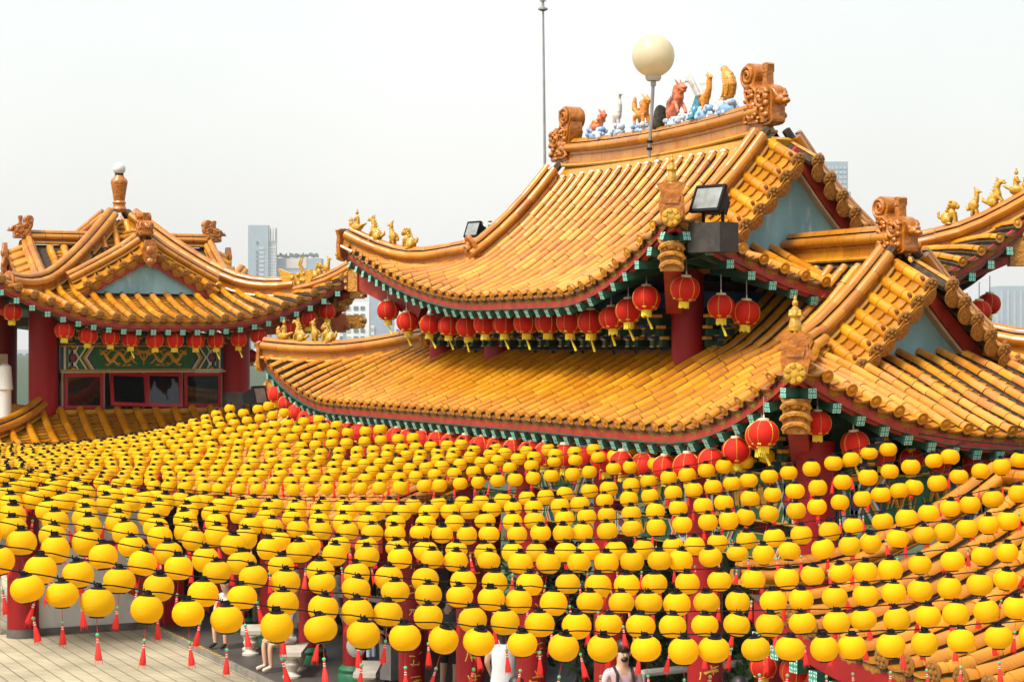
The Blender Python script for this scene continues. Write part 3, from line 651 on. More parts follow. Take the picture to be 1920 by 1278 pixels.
def painted_beam(parent, a, b, h, face, seed=0, dragon=False, scale_mid=.5):
    """painted tie beam: green board, blue and white bordered ends, gold figures"""
    a, b = Vector(a), Vector(b); L = (b-a).length; x = (b-a).normalized(); z = Vector((0, 0, 1)); n = Vector(face)
    M = frame((a+b)/2, x, z, n)
    m = MB(); m.box((0, 0, -.12), (L, h, .24), M); o = m.obj('painted_beam', M_GREEN, parent, smooth=0)
    def lay(polys, mm, t, nm):
        q = MB()
        for p in polys: q.prism(p, .001+t*.006, .006+t*.006, M)
        return q.obj(nm, mm, o, smooth=0)
    wm = L*scale_mid; e = h*.32
    ends = []
    for s in (-1, 1):
        for k, (w0, mm) in enumerate(((.03, M_BLUEP), (.07, M_WHITEP), (.12, M_BLUEP), (.17, M_GREEN), (.21, M_GOLD), (.25, M_GREEN))):
            ends.append((s, w0, mm))
    for s in (-1, 1):
        for k, mm in enumerate((M_BLUEP, M_WHITEP, M_GREEN, M_WHITEP, M_GOLD)):
            x0 = s*(L/2-.02-k*.07*h*1.4); lay([[(x0, -h/2), (x0-s*.07*h*1.2, -h/2), (x0-s*.07*h*1.2, h/2), (x0, h/2)]], mm, 0, 'stripe')
        xe = s*(wm/2)
        for k, mm in enumerate((M_BLUEP, M_WHITEP, M_GOLD, M_GREEN, M_WHITEP)):
            q = xe+s*(.09*h*k); t_ = .075*h
            lay([[(q, 0), (q-s*e, h/2), (q-s*e+s*t_, h/2), (q+s*t_, 0), (q-s*e+s*t_, -h/2), (q-s*e, -h/2)]], mm, 1, 'chevron')
        for yy in (-.5, 0, .5):
            cx = s*(wm/2+(L/2-wm/2)*.56); ww = (L/2-wm/2)*.42
            hx = [(px, max(-h/2, min(h/2, py+yy*h))) for px, py in hexa(cx, ww, h*.5, ww*.25)]
            hi = [(px, max(-h/2, min(h/2, py+yy*h))) for px, py in hexa(cx, ww*.75, h*.34, ww*.2)]
            hj = [(px, max(-h/2, min(h/2, py+yy*h))) for px, py in hexa(cx, ww*.5, h*.2, ww*.15)]
            lay([hx], M_WHITEP, 0, 'hexagon'); lay([hi], M_GREEN if yy else M_BLUEP, 1, 'hexagon'); lay([hj], M_GOLD if yy else M_FASC, 2, 'hexagon')
    for s in (-1, 1): lay([[(-L/2, s*h*.5), (L/2, s*h*.5), (L/2, s*h*.455), (-L/2, s*h*.455)]], M_GOLD, 3, 'border_line')
    gd = MB(); tb = gd.tube
    gd.tube = lambda p, r, n=8, flat=None: tb(p, [q*.4 for q in r], n, True, 2.5)
    if dragon:
        for s in (-1, 1):
            def W(px, py): return M @ Vector((s*px, py, .02))
            body = [(wm*.40-wm*.34*k/40, h*.02+h*.17*math.sin(k*.36+.6)) for k in range(41)]
            gd.tube([W(*p) for p in body], [h*.02+h*.06*math.sin(math.pi*min(1, .12+k/44)) for k in range(41)], 6, flat=.4)
            hx_, hy_ = body[-1]
            gd.tube([W(hx_, hy_), W(hx_-.1*h, hy_+.12*h), W(hx_-.32*h, hy_+.1*h)], [h*.06, h*.09, h*.04], 6, flat=.4)
            for dx, dy in ((.05, .3), (-.05, .28), (.12, .22)): gd.tube([W(hx_-.1*h, hy_+.12*h), W(hx_+dx*h, hy_+dy*h)], [h*.035, h*.008], 5, flat=.4)
            for k in (6, 14, 24, 33):
                p = body[k]; q = -1 if p[1] > 0 else 1
                for lg in (-1, 1):
                    gd.tube([W(*p), W(p[0]+lg*.16*h, p[1]+q*-.18*h*(-1 if k % 2 else 1)), W(p[0]+lg*.27*h, p[1]-.24*h*(-1 if k % 2 else 1)*q)], [h*.035, h*.028, h*.012], 5, flat=.4)
            for k in range(0, 41, 2):
                p = body[k]; gd.tube([W(p[0], p[1]+.05*h), W(p[0]+.03*h, p[1]+.13*h)], [h*.02, h*.005], 5, flat=.4)
            R = random.Random(4)
            for k in range(9):
                cx, cy = R.uniform(.04, .43)*wm, R.choice((-1, 1))*R.uniform(.24, .33)*h
                gd.tube([W(cx-.09*h, cy), W(cx, cy+.03*h), W(cx+.09*h, cy)], [h*.01, h*.035, h*.01], 5, flat=.4)
        gd.tube([M @ Vector((0, -.3*h, .02)), M @ Vector((0, .1*h, .02)), M @ Vector((0, .3*h, .02))], [h*.03, h*.09, h*.01], 6, flat=.4)
        for s in (-1, 1): gd.tube([M @ Vector((s*.02*h, -.1*h, .02)), M @ Vector((s*.15*h, .1*h, .02)), M @ Vector((s*.1*h, .3*h, .02))], [h*.03, h*.04, h*.01], 6, flat=.4)
    else:
        R = random.Random(seed)
        for s in (-1, 1):
            pts = [M @ Vector((s*wm*(.05+.36*k/20), h*.22*math.sin(k*.7+seed), .02)) for k in range(21)]
            gd.tube(pts, [h*.02+h*.05*math.sin(math.pi*k/20) for k in range(21)], 6, flat=.4)
            for k in range(2, 20, 3):
                p = pts[k]; gd.tube([p, p+x*R.uniform(-.2, .2)*h+z*R.choice((-1, 1))*.2*h], [h*.04, h*.01], 5, flat=.4)
    gd.obj('gold_relief', M_GOLD, o); return o
yc = [c[1] for c in HALLCOL]
for i in range(len(yc)-1):
    painted_beam(gst, (20.75, yc[i+1]-.36, 7.05), (20.75, yc[i]+.36, 7.05), .95, (-1, 0, 0), i, scale_mid=.46)
    painted_beam(gst, (20.8, yc[i+1]-.36, 6.1), (20.8, yc[i]+.36, 6.1), .5, (-1, 0, 0), i+5, scale_mid=.5)
painted_beam(gst, (21.26, 30.15, 7.05), (25.0, 30.15, 7.05), .95, (0, -1, 0), 3)
painted_beam(gst, (25.2, 30.15, 7.05), (28.94, 30.15, 7.05), .95, (0, -1, 0), 4)
for k, (y0, y1) in enumerate(((34.5, 41.8), (42.5, 49), (49.8, 57))): painted_beam(gst, (29.15, y1, 6.3), (29.15, y0, 6.3), 1.0, (-1, 0, 0), 20+k)
brackets(gst, (20.9, 31, 7.55), (20.9, 57, 7.55), 22, (-1, 0, 0)); brackets(gst, (21.6, 30.3, 7.55), (28.6, 30.3, 7.55), 6, (0, -1, 0))
m = MB(); m.box((25.1, 43.9, 8.55), (8.2, 27.5, .25)); m.obj('ceiling', M_DKGRN, gst)
m = MB(); m.box((21.25, 43.9, 8.0), (.12, 27.3, 1.0)); m.obj('frieze_board', M_DKGRN, gst); m = MB(); m.box((25.1, 30.55, 8.0), (7.8, .12, 1.0)); m.obj('frieze_board', M_DKGRN, gst)
# ------------------------------------------------------------------ corner pavilion with finial
PX, PY = 18.5, 71.1
pav = thing('pavilion_tower', (PX, PY, 0), 'corner pavilion with pyramid tiled roof, white ball finial and dragon panel over windows', 'pavilion')
pvr = part('pavilion_roof', pav, T(PX, PY, 11))
PA = 7.03
PV = HG(PX, PY, PA, PA, [(0, 14.55), (1.5, 13.1), (3, 11.9), (4, 11.4), (5.5, 10.98), (7.03, 10.72)], .02, PA-.02,
        {(a, b): (2.1, 6, 2) for a in (-1, 1) for b in (-1, 1)}, tp=3.8)
TP = Tiling(); PP = .53
TP.patch(PV.arow(-1, n=20), frange(PX-6.7, PX+6.7, PP), PP, .12, roll=T_ROLL2, end=T_ROS, dsc=.2, drip=T_FAN)
TP.patch(PV.frow(9, 9, .3), frange(PY-6.7, PY+6.7, PP), PP, .12, roll=T_ROLL2)
for sx in (-1, 1):
    for sy in (-1, 1):
        hp = PV.hip(sx, sy, 24, t0=.03); k = 17
        TP.ridge(hp[:k+1], hb=.34, wb=.3, r=.15); TP.ridge(hp[k:], hb=.16, wb=.28, r=.14)
        plate_end(pvr, hp[k]+Vector((0, 0, .1)), hp[k+1]-hp[k])
        d = hp[-1]-hp[-3]
        if sy < 0: carved_corner(pvr, hp[-1], (d.x, d.y), zs=-1.7)
def dormer(TLg, c, o, parent, k0=.9, k1=3.35, za=13.55, hw=2.5, zb=12.05, kw=4.0):
    o = Vector(o); l = Vector((-o.y, o.x, 0)); c = Vector(c); up = Vector((0, 0, 1))
    TLg.ridge([c+o*k+up*za for k in (k0, (k0+k1)/2, k1)], hb=.2, wb=.24, r=.12)
    for s in (-1, 1):
        def pt(q, k, s=s):
            t = q/hw; return c+o*k+l*(s*q)+up*(za-(za-zb)*(t**.85))
        dk = MB(); dk.grid([[pt(hw*i/6, k)-up*.05 for k in (k0, k1)] for i in range(7)]); dk.obj('dormer_deck', M_MORT, parent)
        TLg.patch(lambda kk, pt=pt: [pt(.25+(hw-.25)*i/8, kk) for i in range(9)], frange(k0+.2, k1-.3, .5), .5, .14, roll=T_ROLL2)
        path = [pt(.1+(hw-.05)*i/10, k1) for i in range(11)]; TLg.ridge(path, hb=.14, wb=.22, r=.125)
        pts = resample(path, .46); dv = (o-up*.42).normalized()
        for i, p in enumerate(pts[:-1]):
            x_, d_, n_ = basis(pts[i+1]-p); xx, dd, nn = basis(dv, n_)
            ps = [p+dv*(.08+.62*k) for k in range(2)]; seg(TLg.cov, T_ROLL2, ps[0], ps[1], .12, 1.5, up=n_)
            TLg.end.add(T_ROS, frame(ps[1], xx, dd, nn, (.15, .15, .15)), 2)
            q = p.lerp(pts[i+1], .5)-n_*.04; seg(TLg.pan, T_PAN, q, q+dv*.7, .2, 1.5, up=n_, z=.26)
            TLg.end.add(T_FAN, frame(q+dv*.7, xx, dd, nn, (.22, .18, .22)), 2)
        m = MB(); a, b = pt(.05, k1)+o*.5-up*.55, pt(hw-.1, k1)+o*.5-up*.5
        m.bar(a, b, .08, .34, up=up); m.obj('bargeboard', M_FASC, parent)
    m = MB(); M = frame(c+o*(k1+.3), l, up, l.cross(up)); m.prism([(-hw+.35, zb-.35), (0, za-.5), (hw-.35, zb-.35)], -.05, .05, M); m.obj('gable_wall', M_BLUE, parent, smooth=0)
    chiwen(parent, c+o*(k1+.15)+up*(za+.18), o, .55, .34)
    m = MB(); M = frame(c+o*(k1+.78)+up*(za-.55), l, up, o); m.prism([(-.2, -.2), (-.28, .2), (-.16, .55), (.16, .55), (.28, .2), (.2, -.2), (0, -.4)], -.06, .06, M)
    m.ball((0, .2, .08), (.16, .16, .07), 8, 6, M); m.ball((0, -.2, .08), (.13, .13, .06), 8, 6, M); m.obj('gable_plaque', M_ORN, parent)
for o in ((0, -1, 0), (-1, 0, 0), (1, 0, 0)): dormer(TP, (PX, PY, 0), o, pvr)
# rows that would run inside the front dormer go
def cut_dormer(P): P.items = [it for it in P.items if not (abs(it[1].translation.x-PX) < 1.75 and PY-3.6 < it[1].translation.y < PY and it[1].translation.z < 13.4)]
cut_dormer(TP.cov)
TP.done(pvr, 290, 150)
PV.deck(pvr, PA-.03, PA-.03); PV.eave(('a', -1), pvr, .5); PV.eave(('f', -1), pvr, .5); PV.eave(('f', 1), pvr, .5, rafters=False)
fin = MB(); fin.lathe([(.30, 0), (.34, .12), (.28, .2), (.26, .3), (.30, .36), (.24, .44), (.3, .8), (.36, 1.1), (.37, 1.16), (.34, 1.24), (.22, 1.34), (.2, 1.4)], T(PX, PY, 14.75) @ Matrix.Diagonal((.84, .84, .96, 1)), 20)
fo = fin.obj('finial', M_ORN, pav); m = MB(); m.lathe([(.16, 0), (.16, .08)], T(PX, PY, 16.08), 14); m.obj('finial_collar', M_BLACK, fo)
m = MB(); m.ball((PX, PY, 16.34), .23, 20, 14); m.obj('white_ball', mat('white_globe', (.6, .6, .57), .3, noise=.03), fo)
# storey with dragon panel and windows
pst = pav; FY = PY-3.35
for x in (PX-3.5, PX+3.35): column(pst, x, FY, 7.5, 11.2, .5)
m = MB(); m.lathe([(.512, 0), (.512, .75)], T(PX+3.35, FY, 7.5), 20); m.obj('column_plinth', mat('grey_plinth', (.12, .105, .09), .8, noise=.3), pst)
column(pst, PX-3.5, PY+3.35, 7.5, 11.2, .5); column(pst, PX+3.35, PY+3.35, 7.5, 11.2, .5)
painted_beam(pst, (PX-2.93, FY-.1, 9.47), (PX+2.86, FY-.1, 9.47), .86, (0, -1, 0), 1, dragon=True, scale_mid=.66)
m = MB(); m.box((PX, FY-.12, 8.99), (5.9, .2, .07)); m.obj('window_head', M_CREAM, pst)
m = MB(); m.box((PX, FY-.12, 7.66), (5.9, .3, .08)); m.obj('window_sill', M_RED, pst)
M_GLASS = bpy.data.materials.new('dark_window_glass'); N, L, b = nodes(M_GLASS); b.inputs['Base Color'].default_value = (.05, .06, .065, 1); b.inputs['Roughness'].default_value = .04; b.inputs['Transmission Weight'].default_value = .85; b.inputs['IOR'].default_value = 1.5
M_GLASS.use_nodes = True
wx = [PX-2.86, PX-1.42, PX-.02, PX+1.36, PX+2.8]
for i in range(4):
    a, b_ = wx[i]+.05, wx[i+1]-.05; w_ = b_-a; hh = 1.22
    tilt = (0, 22, 14, 0)[i]
    M = T((a+b_)/2+(.12 if i == 1 else .0), FY-.14, 8.94) @ Matrix.Rotation(math.radians((0, 3, 2, 0)[i]), 4, 'Y') @ Matrix.Rotation(math.radians(-tilt), 4, 'X')
    m = MB()
    for s in (-1, 1): m.box((s*(w_/2-.055), 0, -hh/2), (.11, .09, hh)); m.box((0, 0, -hh/2+s*(hh/2-.06)), (w_-.22, .085, .12))
    wf = m.obj('window', mat('red_window_frame', (.33, .008, .014), .35, noise=.1), pst, M)
    m = MB(); m.box((0, 0, -hh/2), (w_-.2, .02, hh-.2)); m.obj('pane', M_GLASS, wf, M)
for x in wx: m = MB(); m.box((x, FY-.02, 8.33), (.06, .1, 1.26)); m.obj('mullion', M_CREAM, pst)
m = MB(); m.box((PX, PY+.2, 7.6), (6.6, 6.4, .1)); m.obj('floor_slab', M_DARK, pst); m = MB(); m.box((PX, PY, 10.75), (6.8, 6.8, .3)); m.obj('ceiling', M_DARK, pst)
m = MB(); m.box((PX, FY, 10.12), (6.0, .3, .44)); m.obj('lintel', M_BLUEP, pst)
for x, w_ in ((PX-1.9, .9), (PX+.5, 1.2), (PX+2.1, .6)):
    m = MB(); m.box((x, PY-1.2, 8.1), (w_, .8, 1.0)); m.box((x+.1, PY-1.2, 8.75), (w_*.5, .5, .4)); m.obj('indoor_cabinet', M_DARK, pst)
m = MB(); m.box((PX+.8, PY+3.3, 9.3), (5.2, .15, 3.4)); m.obj('rear_wall', M_DARK, pst)
brackets(pst, (PX-2.7, FY-.05, 9.95), (PX+2.7, FY-.05, 9.95), 7, (0, -1, 0))
# tie beams with carved ends reaching out towards the hall
for z, y in ((11.35, FY-.2), (11.35, PY-6.0)):
    pass
for (a, b_) in ((Vector((PX+3.6, PY-3.6, 10.75)), Vector((PX+6.0, PY-6.0, 11.3))), (Vector((PX+3.5, PY-3.2, 10.6)), Vector((PX+7.3, PY-3.9, 10.72)))):
    m = MB(); m.bar(a, b_, .4, .7); bo = m.obj('tie_beam', mat('orange_red_beam', (.42, .09, .02), .45, noise=.25, nscale=3), pst)
    d = (b_-a).normalized(); m = MB(); M = frame(b_+d*.3, d.cross(Vector((0, 0, 1))), d, (0, 0, 1)); m.box((0, 0, .02), (.36, .62, .5), M)
    for k in range(14): m.ball((random.uniform(-.2, .2), random.uniform(-.25, .35), random.uniform(-.22, .28)), random.uniform(.07, .13), 7, 5, M)
    m.ball((0, .38, .05), (.17, .14, .16), 8, 6, M); m.obj('carved_beam_end', M_ORN2, bo)
# side storey at left: cream wall with opening, balustrade post
m = MB(); m.box((PX-4.9, PY-2.0, 8.6), (.9, .2, 2.0)); m.box((PX-6.9, PY-2.0, 8.6), (2.0, .2, 2.0)); m.box((PX-5.6, PY-2.0, 9.5), (1.0, .2, .3)); m.obj('cream_side_wall', M_CREAM, pst)
m = MB(); m.lathe([(.2, 0), (.2, 1.2), (.26, 1.25), (.24, 1.4), (.2, 2.0), (.1, 2.08)], T(PX-5.0, PY-4.4, 7.2), 12); m.box((PX-5.6, PY-4.2, 7.75), (1.4, .15, .9)); m.obj('balustrade_post', M_WHITEP, pst)
# skirt roof
SK = HG(PX, PY, 7.9, 7.9, [(3.4, 7.78), (4.5, 7.1), (6, 6.45), (7.9, 5.95)], 3.6, 4.3, {(a, b): (.9, 5, 2) for a in (-1, 1) for b in (-1, 1)})
skr = part('skirt_roof', pav, T(PX, PY, 6)); TS = Tiling()
TS.patch(SK.arow(-1), frange(PX-7.6, PX+7.6, .66), .66, .13, roll=T_ROLL2, drip=T_FAN)
TS.patch(SK.frow(4.3, 4.3, 3.6), frange(PY-7.6, PY+7.6, .66), .66, .13, roll=T_ROLL2)
for s in ((-1, -1), (1, -1)): TS.ridge(SK.hip(*s), hb=.22, wb=.3, r=.15)
TS.done(skr, 10, 60); SK.eave(('a', -1), skr, .5, rafters=False)
m = MB(); m.grid([[SK.apron(4.3*(1-i/10), PX+(3.6+4.3*i/10)*(-1+2*k/24))+Vector((0, 0, -.05)) for k in range(25)] for i in range(11)])
m.grid([[SK.front(3.6+4.3*i/10, PY+(3.6+4.3*i/10)*(-1+2*k/24))+Vector((0, 0, -.05)) for k in range(25)] for i in range(11)]); m.obj('roof_deck', M_MORT, skr)
m = MB()
for i in range(22):
    x = PX-3.6+7.2*(i+.5)/22; m.tube([Vector((x-.15, FY-.28, 7.56)), Vector((x, FY-.3, 7.44)), Vector((x+.15, FY-.28, 7.56))], .09, 6)
m.box((PX, FY-.2, 7.62), (7.3, .3, .16)); m.obj('skirt_top_course', M_YEL, skr)
# ground storey: white wall, red columns
pgs = pav
column(pgs, 14.3, 67.7, 0, 6.4, .53, base=False); m = MB(); m.lathe([(.56, 0), (.56, .3)], T(14.3, 67.7, 0), 20); m.obj('column_plinth', MATS['grey_plinth'], pgs)
m = MB(); m.box((16.75, 67.85, 2.9), (4.3, .24, 5.8)); m.obj('white_wall', M_WHITEP, pgs); m = MB(); m.box((16.75, 67.68, 3.05), (4.2, .06, .18)); m.box((16.75, 67.68, 5.3), (4.3, .08, .8)); m.obj('red_rail', M_RED, pgs)
m = MB(); m.box((16.75, 67.66, .12), (4.3, .1, .24)); m.obj('skirting', MATS['grey_plinth'], pgs)
m = MB(); m.box((10.8, 68.6, 2.9), (5.8, .24, 5.8)); m.obj('tan_side_wall', M_CREAM, pgs)
column(pgs, 21.9, 67.7, .2, 6.4, .4, base=True); column(pgs, 20.9, 64.6, .2, 6.4, .36, base=True)
m = MB(); m.box((22.5, 74, 2.9), (8, .3, 5.8)); m.obj('rear_wall', M_DARK, pgs); m = MB(); m.box((18.95, 70.4, 2.9), (.24, 5, 5.8)); m.obj('side_wall', M_WHITEP, pgs)
# ------------------------------------------------------------------ covered walk between pavilion and hall
wlk = thing('covered_walk', (21, 55, .2), 'low covered walk with orange tiled roof joining pavilion and hall', 'walkway')
TW = Tiling()
def wprof(t): return 7.55-2.3*(t**.8)
def wrow(y): return [Vector((22.4-4.3*i/14, y, wprof(i/14)+.5*max(0, 1-(y-44.6)/3)**2*(i/14))) for i in range(15)]
TW.patch(wrow, frange(44.8, 66, .52), .52, .118, roll=T_ROLL2)
TW.ridge([Vector((22.5, 44.6+2*i, 7.6)) for i in range(12)], hb=.3, wb=.3, r=.14)
TW.ridge([p+Vector((0, -.3, .02)) for p in wrow(44.8)], hb=.2, wb=.26, r=.13)
TW.done(wlk, 150, 60)
m = MB(); m.grid([[p+Vector((0, 0, -.06)) for p in wrow(y)] for y in frange(44.6, 66.6, 1.0)]); m.obj('roof_deck', M_MORT, wlk)
m = MB(); m.bar((18.05, 44.6, 5.05), (18.05, 66.4, 5.05), .1, .34); m.obj('eave_fascia', M_FASC, wlk)
for y in (61.2, 65.8): column(wlk, 20.9, y, .2, 6.2, .33, base=True)
for i, (a, b_) in enumerate(((57.8, 60.8), (61.6, 65.4))): painted_beam(wlk, (20.7, b_, 4.9), (20.7, a, 4.9), .6, (-1, 0, 0), 40+i)
m = MB(); m.box((25.2, 63, 2.7), (.2, 20, 5)); m.obj('red_screen_wall', M_RED, wlk); m = MB()
for i in range(9): m.box((25.05, 54.5+2.1*i, 2.6), (.1, .9, 3.6))
m.obj('screen_panels', M_DARK, wlk)
# ------------------------------------------------------------------ nearer low roof at right
nrf = thing('gate_house', (20, 22, -3), 'low gate house with orange tiled roof and carved tile ends below the hall gable', 'building')
TN = Tiling()
def nrow(y):
    d = 28.1-y; up_ = .75*max(0, 1-d/4.5)**2
    n = 16; return [Vector((23.6-5.65*i/n, y, 5.15+2.3*(1-i/n)**1.6+up_*(i/n)**1.5)) for i in range(n+1)]
TN.patch(nrow, frange(15.6, 27.9, .62)[::-1][::-1], .62, .14, roll=T_ROLL2, end=T_ROS, drip=T_FAN, dsc=.27, nail=True, L=.5, panL=.36)
TN.ridge([Vector((23.7, 28.4-1.1*i, 7.35)) for i in range(13)], hb=.2, wb=.36, r=.15)
TN.ridge([p+Vector((0, .25, .02)) for p in nrow(28.1)], hb=.1, wb=.28, r=.14)
TN.done(nrf, 200, 160)
m = MB(); m.grid([[p+Vector((0, 0, -.07)) for p in nrow(y)] for y in frange(15.4, 28.3, .6)]); m.obj('roof_deck', M_MORT, nrf)
m = MB(); m.grid([[nrow(y)[-1]+Vector((o_, 0, z)) for y in frange(15.4, 28.1, .5)] for o_, z in ((.05, -.1), (.05, -.55), (.15, -.55))]); m.obj('eave_fascia', M_RED, nrf)
y = 15.6
while y < 28: link('rafter', ME_RAFT, nrf, frame(nrow(y)[-1]+Vector((1.46, 0, -.68)), (0, 1, 0), (-1, 0, 0), (0, 0, 1), (1.3, 1, 1.3))); y += .55
painted_beam(nrf, (18.9, 27.6, 3.9), (18.9, 22.5, 3.9), .8, (-1, 0, 0), 60); painted_beam(nrf, (18.9, 22.3, 3.9), (18.9, 16.5, 3.9), .8, (-1, 0, 0), 61)
for y in (27.3, 22.4): column(nrf, 19.3, y, -3, 5.2, .33)
m = MB(); m.box((21.6, 22, 1.2), (3.6, 11, 7)); m.obj('gate_body', M_WHITEP, nrf)
m = MB(); m.box((23.7, 22, 4.8), (.3, 12.6, 4.0)); m.obj('gate_rear_wall', M_RED, nrf)
# ------------------------------------------------------------------ ground
def brick_mat(name, c1, c2, mort, scale, rough=.75, bw=.5, rh=.25, rot=0):
    m = bpy.data.materials.new(name); N, L, b = nodes(m); tc = N.new('ShaderNodeTexCoord'); mp = N.new('ShaderNodeMapping'); mp.inputs['Rotation'].default_value = (0, 0, rot)
    br = N.new('ShaderNodeTexBrick'); br.inputs['Scale'].default_value = scale; br.inputs['Color1'].default_value = c1+(1,); br.inputs['Color2'].default_value = c2+(1,); br.inputs['Mortar'].default_value = mort+(1,)
    br.inputs['Mortar Size'].default_value = .022; br.offset = 0; br.inputs['Brick Width'].default_value = bw; br.inputs['Row Height'].default_value = rh; br.inputs['Bias'].default_value = 0
    L.new(tc.outputs['Object'], mp.inputs[0]); L.new(mp.outputs[0], br.inputs['Vector'])
    n = N.new('ShaderNodeTexNoise'); n.inputs['Scale'].default_value = .35; n.inputs['Detail'].default_value = 8; L.new(tc.outputs['Object'], n.inputs['Vector'])
    mr = N.new('ShaderNodeMapRange'); mr.inputs[1].default_value = .3; mr.inputs[2].default_value = .7; mr.inputs[3].default_value = .60; mr.inputs[4].default_value = 1.12; L.new(n.outputs['Fac'], mr.inputs[0])
    mx = N.new('ShaderNodeMix'); mx.data_type = 'RGBA'; mx.blend_type = 'MULTIPLY'; mx.inputs[0].default_value = 1; L.new(br.outputs['Color'], mx.inputs[6]); L.new(mr.outputs[0], mx.inputs[7])
    L.new(mx.outputs[2], b.inputs['Base Color']); b.inputs['Roughness'].default_value = rough
    bp = N.new('ShaderNodeBump'); bp.inputs['Strength'].default_value = .4; bp.inputs['Distance'].default_value = .01; bp.invert = True; L.new(br.outputs['Fac'], bp.inputs['Height']); L.new(bp.outputs[0], b.inputs['Normal'])
    return m
M_COURT = brick_mat('courtyard_pavers', (.54, .47, .32), (.48, .42, .285), (.17, .15, .09), 1.0, .7)
M_PLAT = brick_mat('platform_tiles', (.11, .10, .085), (.085, .078, .068), (.045, .04, .036), 2.6, .5, .4, .4)
m = MB(); m.box((9.5, 44, -.5), (18.2, 96, 1.0)); m.obj('courtyard_floor', M_COURT, kind='structure', smooth=0)
m = MB(); m.box((24.6, 52, -.405), (12, 48, 1.21)); plat = m.obj('hall_platform', M_PLAT, kind='structure', smooth=0)
m = MB(); m.box((18.64, 52, .02), (.1, 48, .40)); m.obj('kerb', mat('kerb_stone', (.20, .18, .15), .7, noise=.3), plat)
m = MB()
for i in range(24): m.box((18.66, 67.0-i*.34, .226), (.12, .17, .006))
m.obj('yellow_edge_marks', mat('yellow_marking', (.55, .38, .05), .6, noise=.3), plat)
m = MB(); m.grid([[Vector((x, y, -7-.02*max(0, x-40)**.9+2.0*math.sin(x*.05)*math.sin(y*.04))) for x in np.linspace(30.3, 5600, 80)] for y in np.linspace(-500, 6200, 80)])
m.grid([[Vector((x, y, -7.0)) for x in np.linspace(-500, 30.3, 40)] for y in np.linspace(-500, 6200, 40)])
m.obj('ground', mat('ground_green', (.022, .045, .014), .9, noise=.4, nscale=.2), kind='structure')
# ------------------------------------------------------------------ lanterns
def paper(name, col, trans, bands, edge=.06):
    m = bpy.data.materials.new(name); N, L, b = nodes(m); b.inputs['Roughness'].default_value = .55
    b.inputs['Specular IOR Level'].default_value = .2
    tc = N.new('ShaderNodeTexCoord'); wv = N.new('ShaderNodeTexWave'); wv.wave_type = 'BANDS'; wv.bands_direction = 'Z'; wv.inputs['Scale'].default_value = bands; wv.inputs['Distortion'].default_value = .4
    wv.inputs['Detail'].default_value = 1; L.new(tc.outputs['Object'], wv.inputs['Vector'])
    oi = N.new('ShaderNodeObjectInfo'); hs = N.new('ShaderNodeHueSaturation'); mr = N.new('ShaderNodeMapRange'); mr.inputs[3].default_value = .86; mr.inputs[4].default_value = 1.05
    L.new(oi.outputs['Random'], mr.inputs[0]); L.new(mr.outputs[0], hs.inputs['Value']); hs.inputs['Color'].default_value = col+(1,)
    bp = N.new('ShaderNodeBump'); bp.inputs['Strength'].default_value = .3; bp.inputs['Distance'].default_value = .012; L.new(wv.outputs['Fac'], bp.inputs['Height'])
    rb = N.new('ShaderNodeMapRange'); rb.inputs[3].default_value = .965; L.new(wv.outputs['Fac'], rb.inputs[0]); rm_ = N.new('ShaderNodeMix'); rm_.data_type = 'RGBA'; rm_.blend_type = 'MULTIPLY'; rm_.inputs[0].default_value = 1; L.new(hs.outputs[0], rm_.inputs[6]); L.new(rb.outputs[0], rm_.inputs[7])
    L.new(rm_.outputs[2], b.inputs['Base Color']); L.new(bp.outputs[0], b.inputs['Normal'])
    t = N.new('ShaderNodeBsdfTranslucent'); L.new(hs.outputs[0], t.inputs[0]); ms = N.new('ShaderNodeMixShader'); ms.inputs[0].default_value = trans
    L.new(b.outputs[0], ms.inputs[1]); L.new(t.outputs[0], ms.inputs[2]); L.new(ms.outputs[0], N['Material Output'].inputs[0]); return m
M_YL = paper('yellow_lantern_paper', (1.0, .61, .002), .45, 8); M_YL2 = paper('yellow_lantern_paper_far', (1.0, .61, .002), .45, 24)
M_RL = paper('red_lantern_silk', (.74, .030, .014), .35, 9)
M_TAS = mat('red_tassel', (.70, .02, .012), .6, noise=.1); M_BEAD = mat('green_bead', (.10, .45, .22), .35, noise=.1); M_FRN = mat('yellow_fringe', (.78, .62, .03), .6, noise=.2)
M_CAPB = mat('black_lantern_cap', (.006, .006, .007), .5, noise=.2, nscale=8, spec=.15)
YD = .31
def y_body():
    m = MB(); n = 14; pr = []
    for i in range(n+1):
        a = -math.pi/2*.80+math.pi*.80*i/n; pr.append((.5*math.cos(a)**.8*(1+.008*(-1)**i), .405*math.sin(a)/math.sin(math.pi*.4)))
    return m.lathe(pr, T(0, 0, -.52), 20, caps=False)
def y_top(): return MB().lathe([(.2, -.165), (.225, -.16), (.225, -.09), (.185, -.075), (.12, -.07), (.11, .01), (.075, .02)], None, 12).box((.0, 0, .03), (.2, .07, .06)).box((.13, 0, -.03), (.05, .06, .1))
def y_bot(): return MB().lathe([(.19, -.90), (.225, -.905), (.225, -.955), (.19, -.965)], None, 12)
def y_cord(): return MB().tube([(0, 0, -.95), (0.01, 0, -1.4)], .009, 4)
def y_tas():
    m = MB(); m.lathe([(.03, -1.52), (.042, -1.55), (.03, -1.6), (.045, -1.63), (.03, -1.68), (.05, -1.74), (.075, -1.95), (.10, -2.12), (.085, -2.2), (.02, -2.2)], None, 8)
    for k in range(9):
        a = k*.7; m.tube([(.03*math.cos(a), .03*math.sin(a), -1.7), (.08*math.cos(a), .08*math.sin(a), -2.0), (.12*math.cos(a), .12*math.sin(a), -2.24-.05*(k % 3))], [.012, .012, .004], 4)
    return m
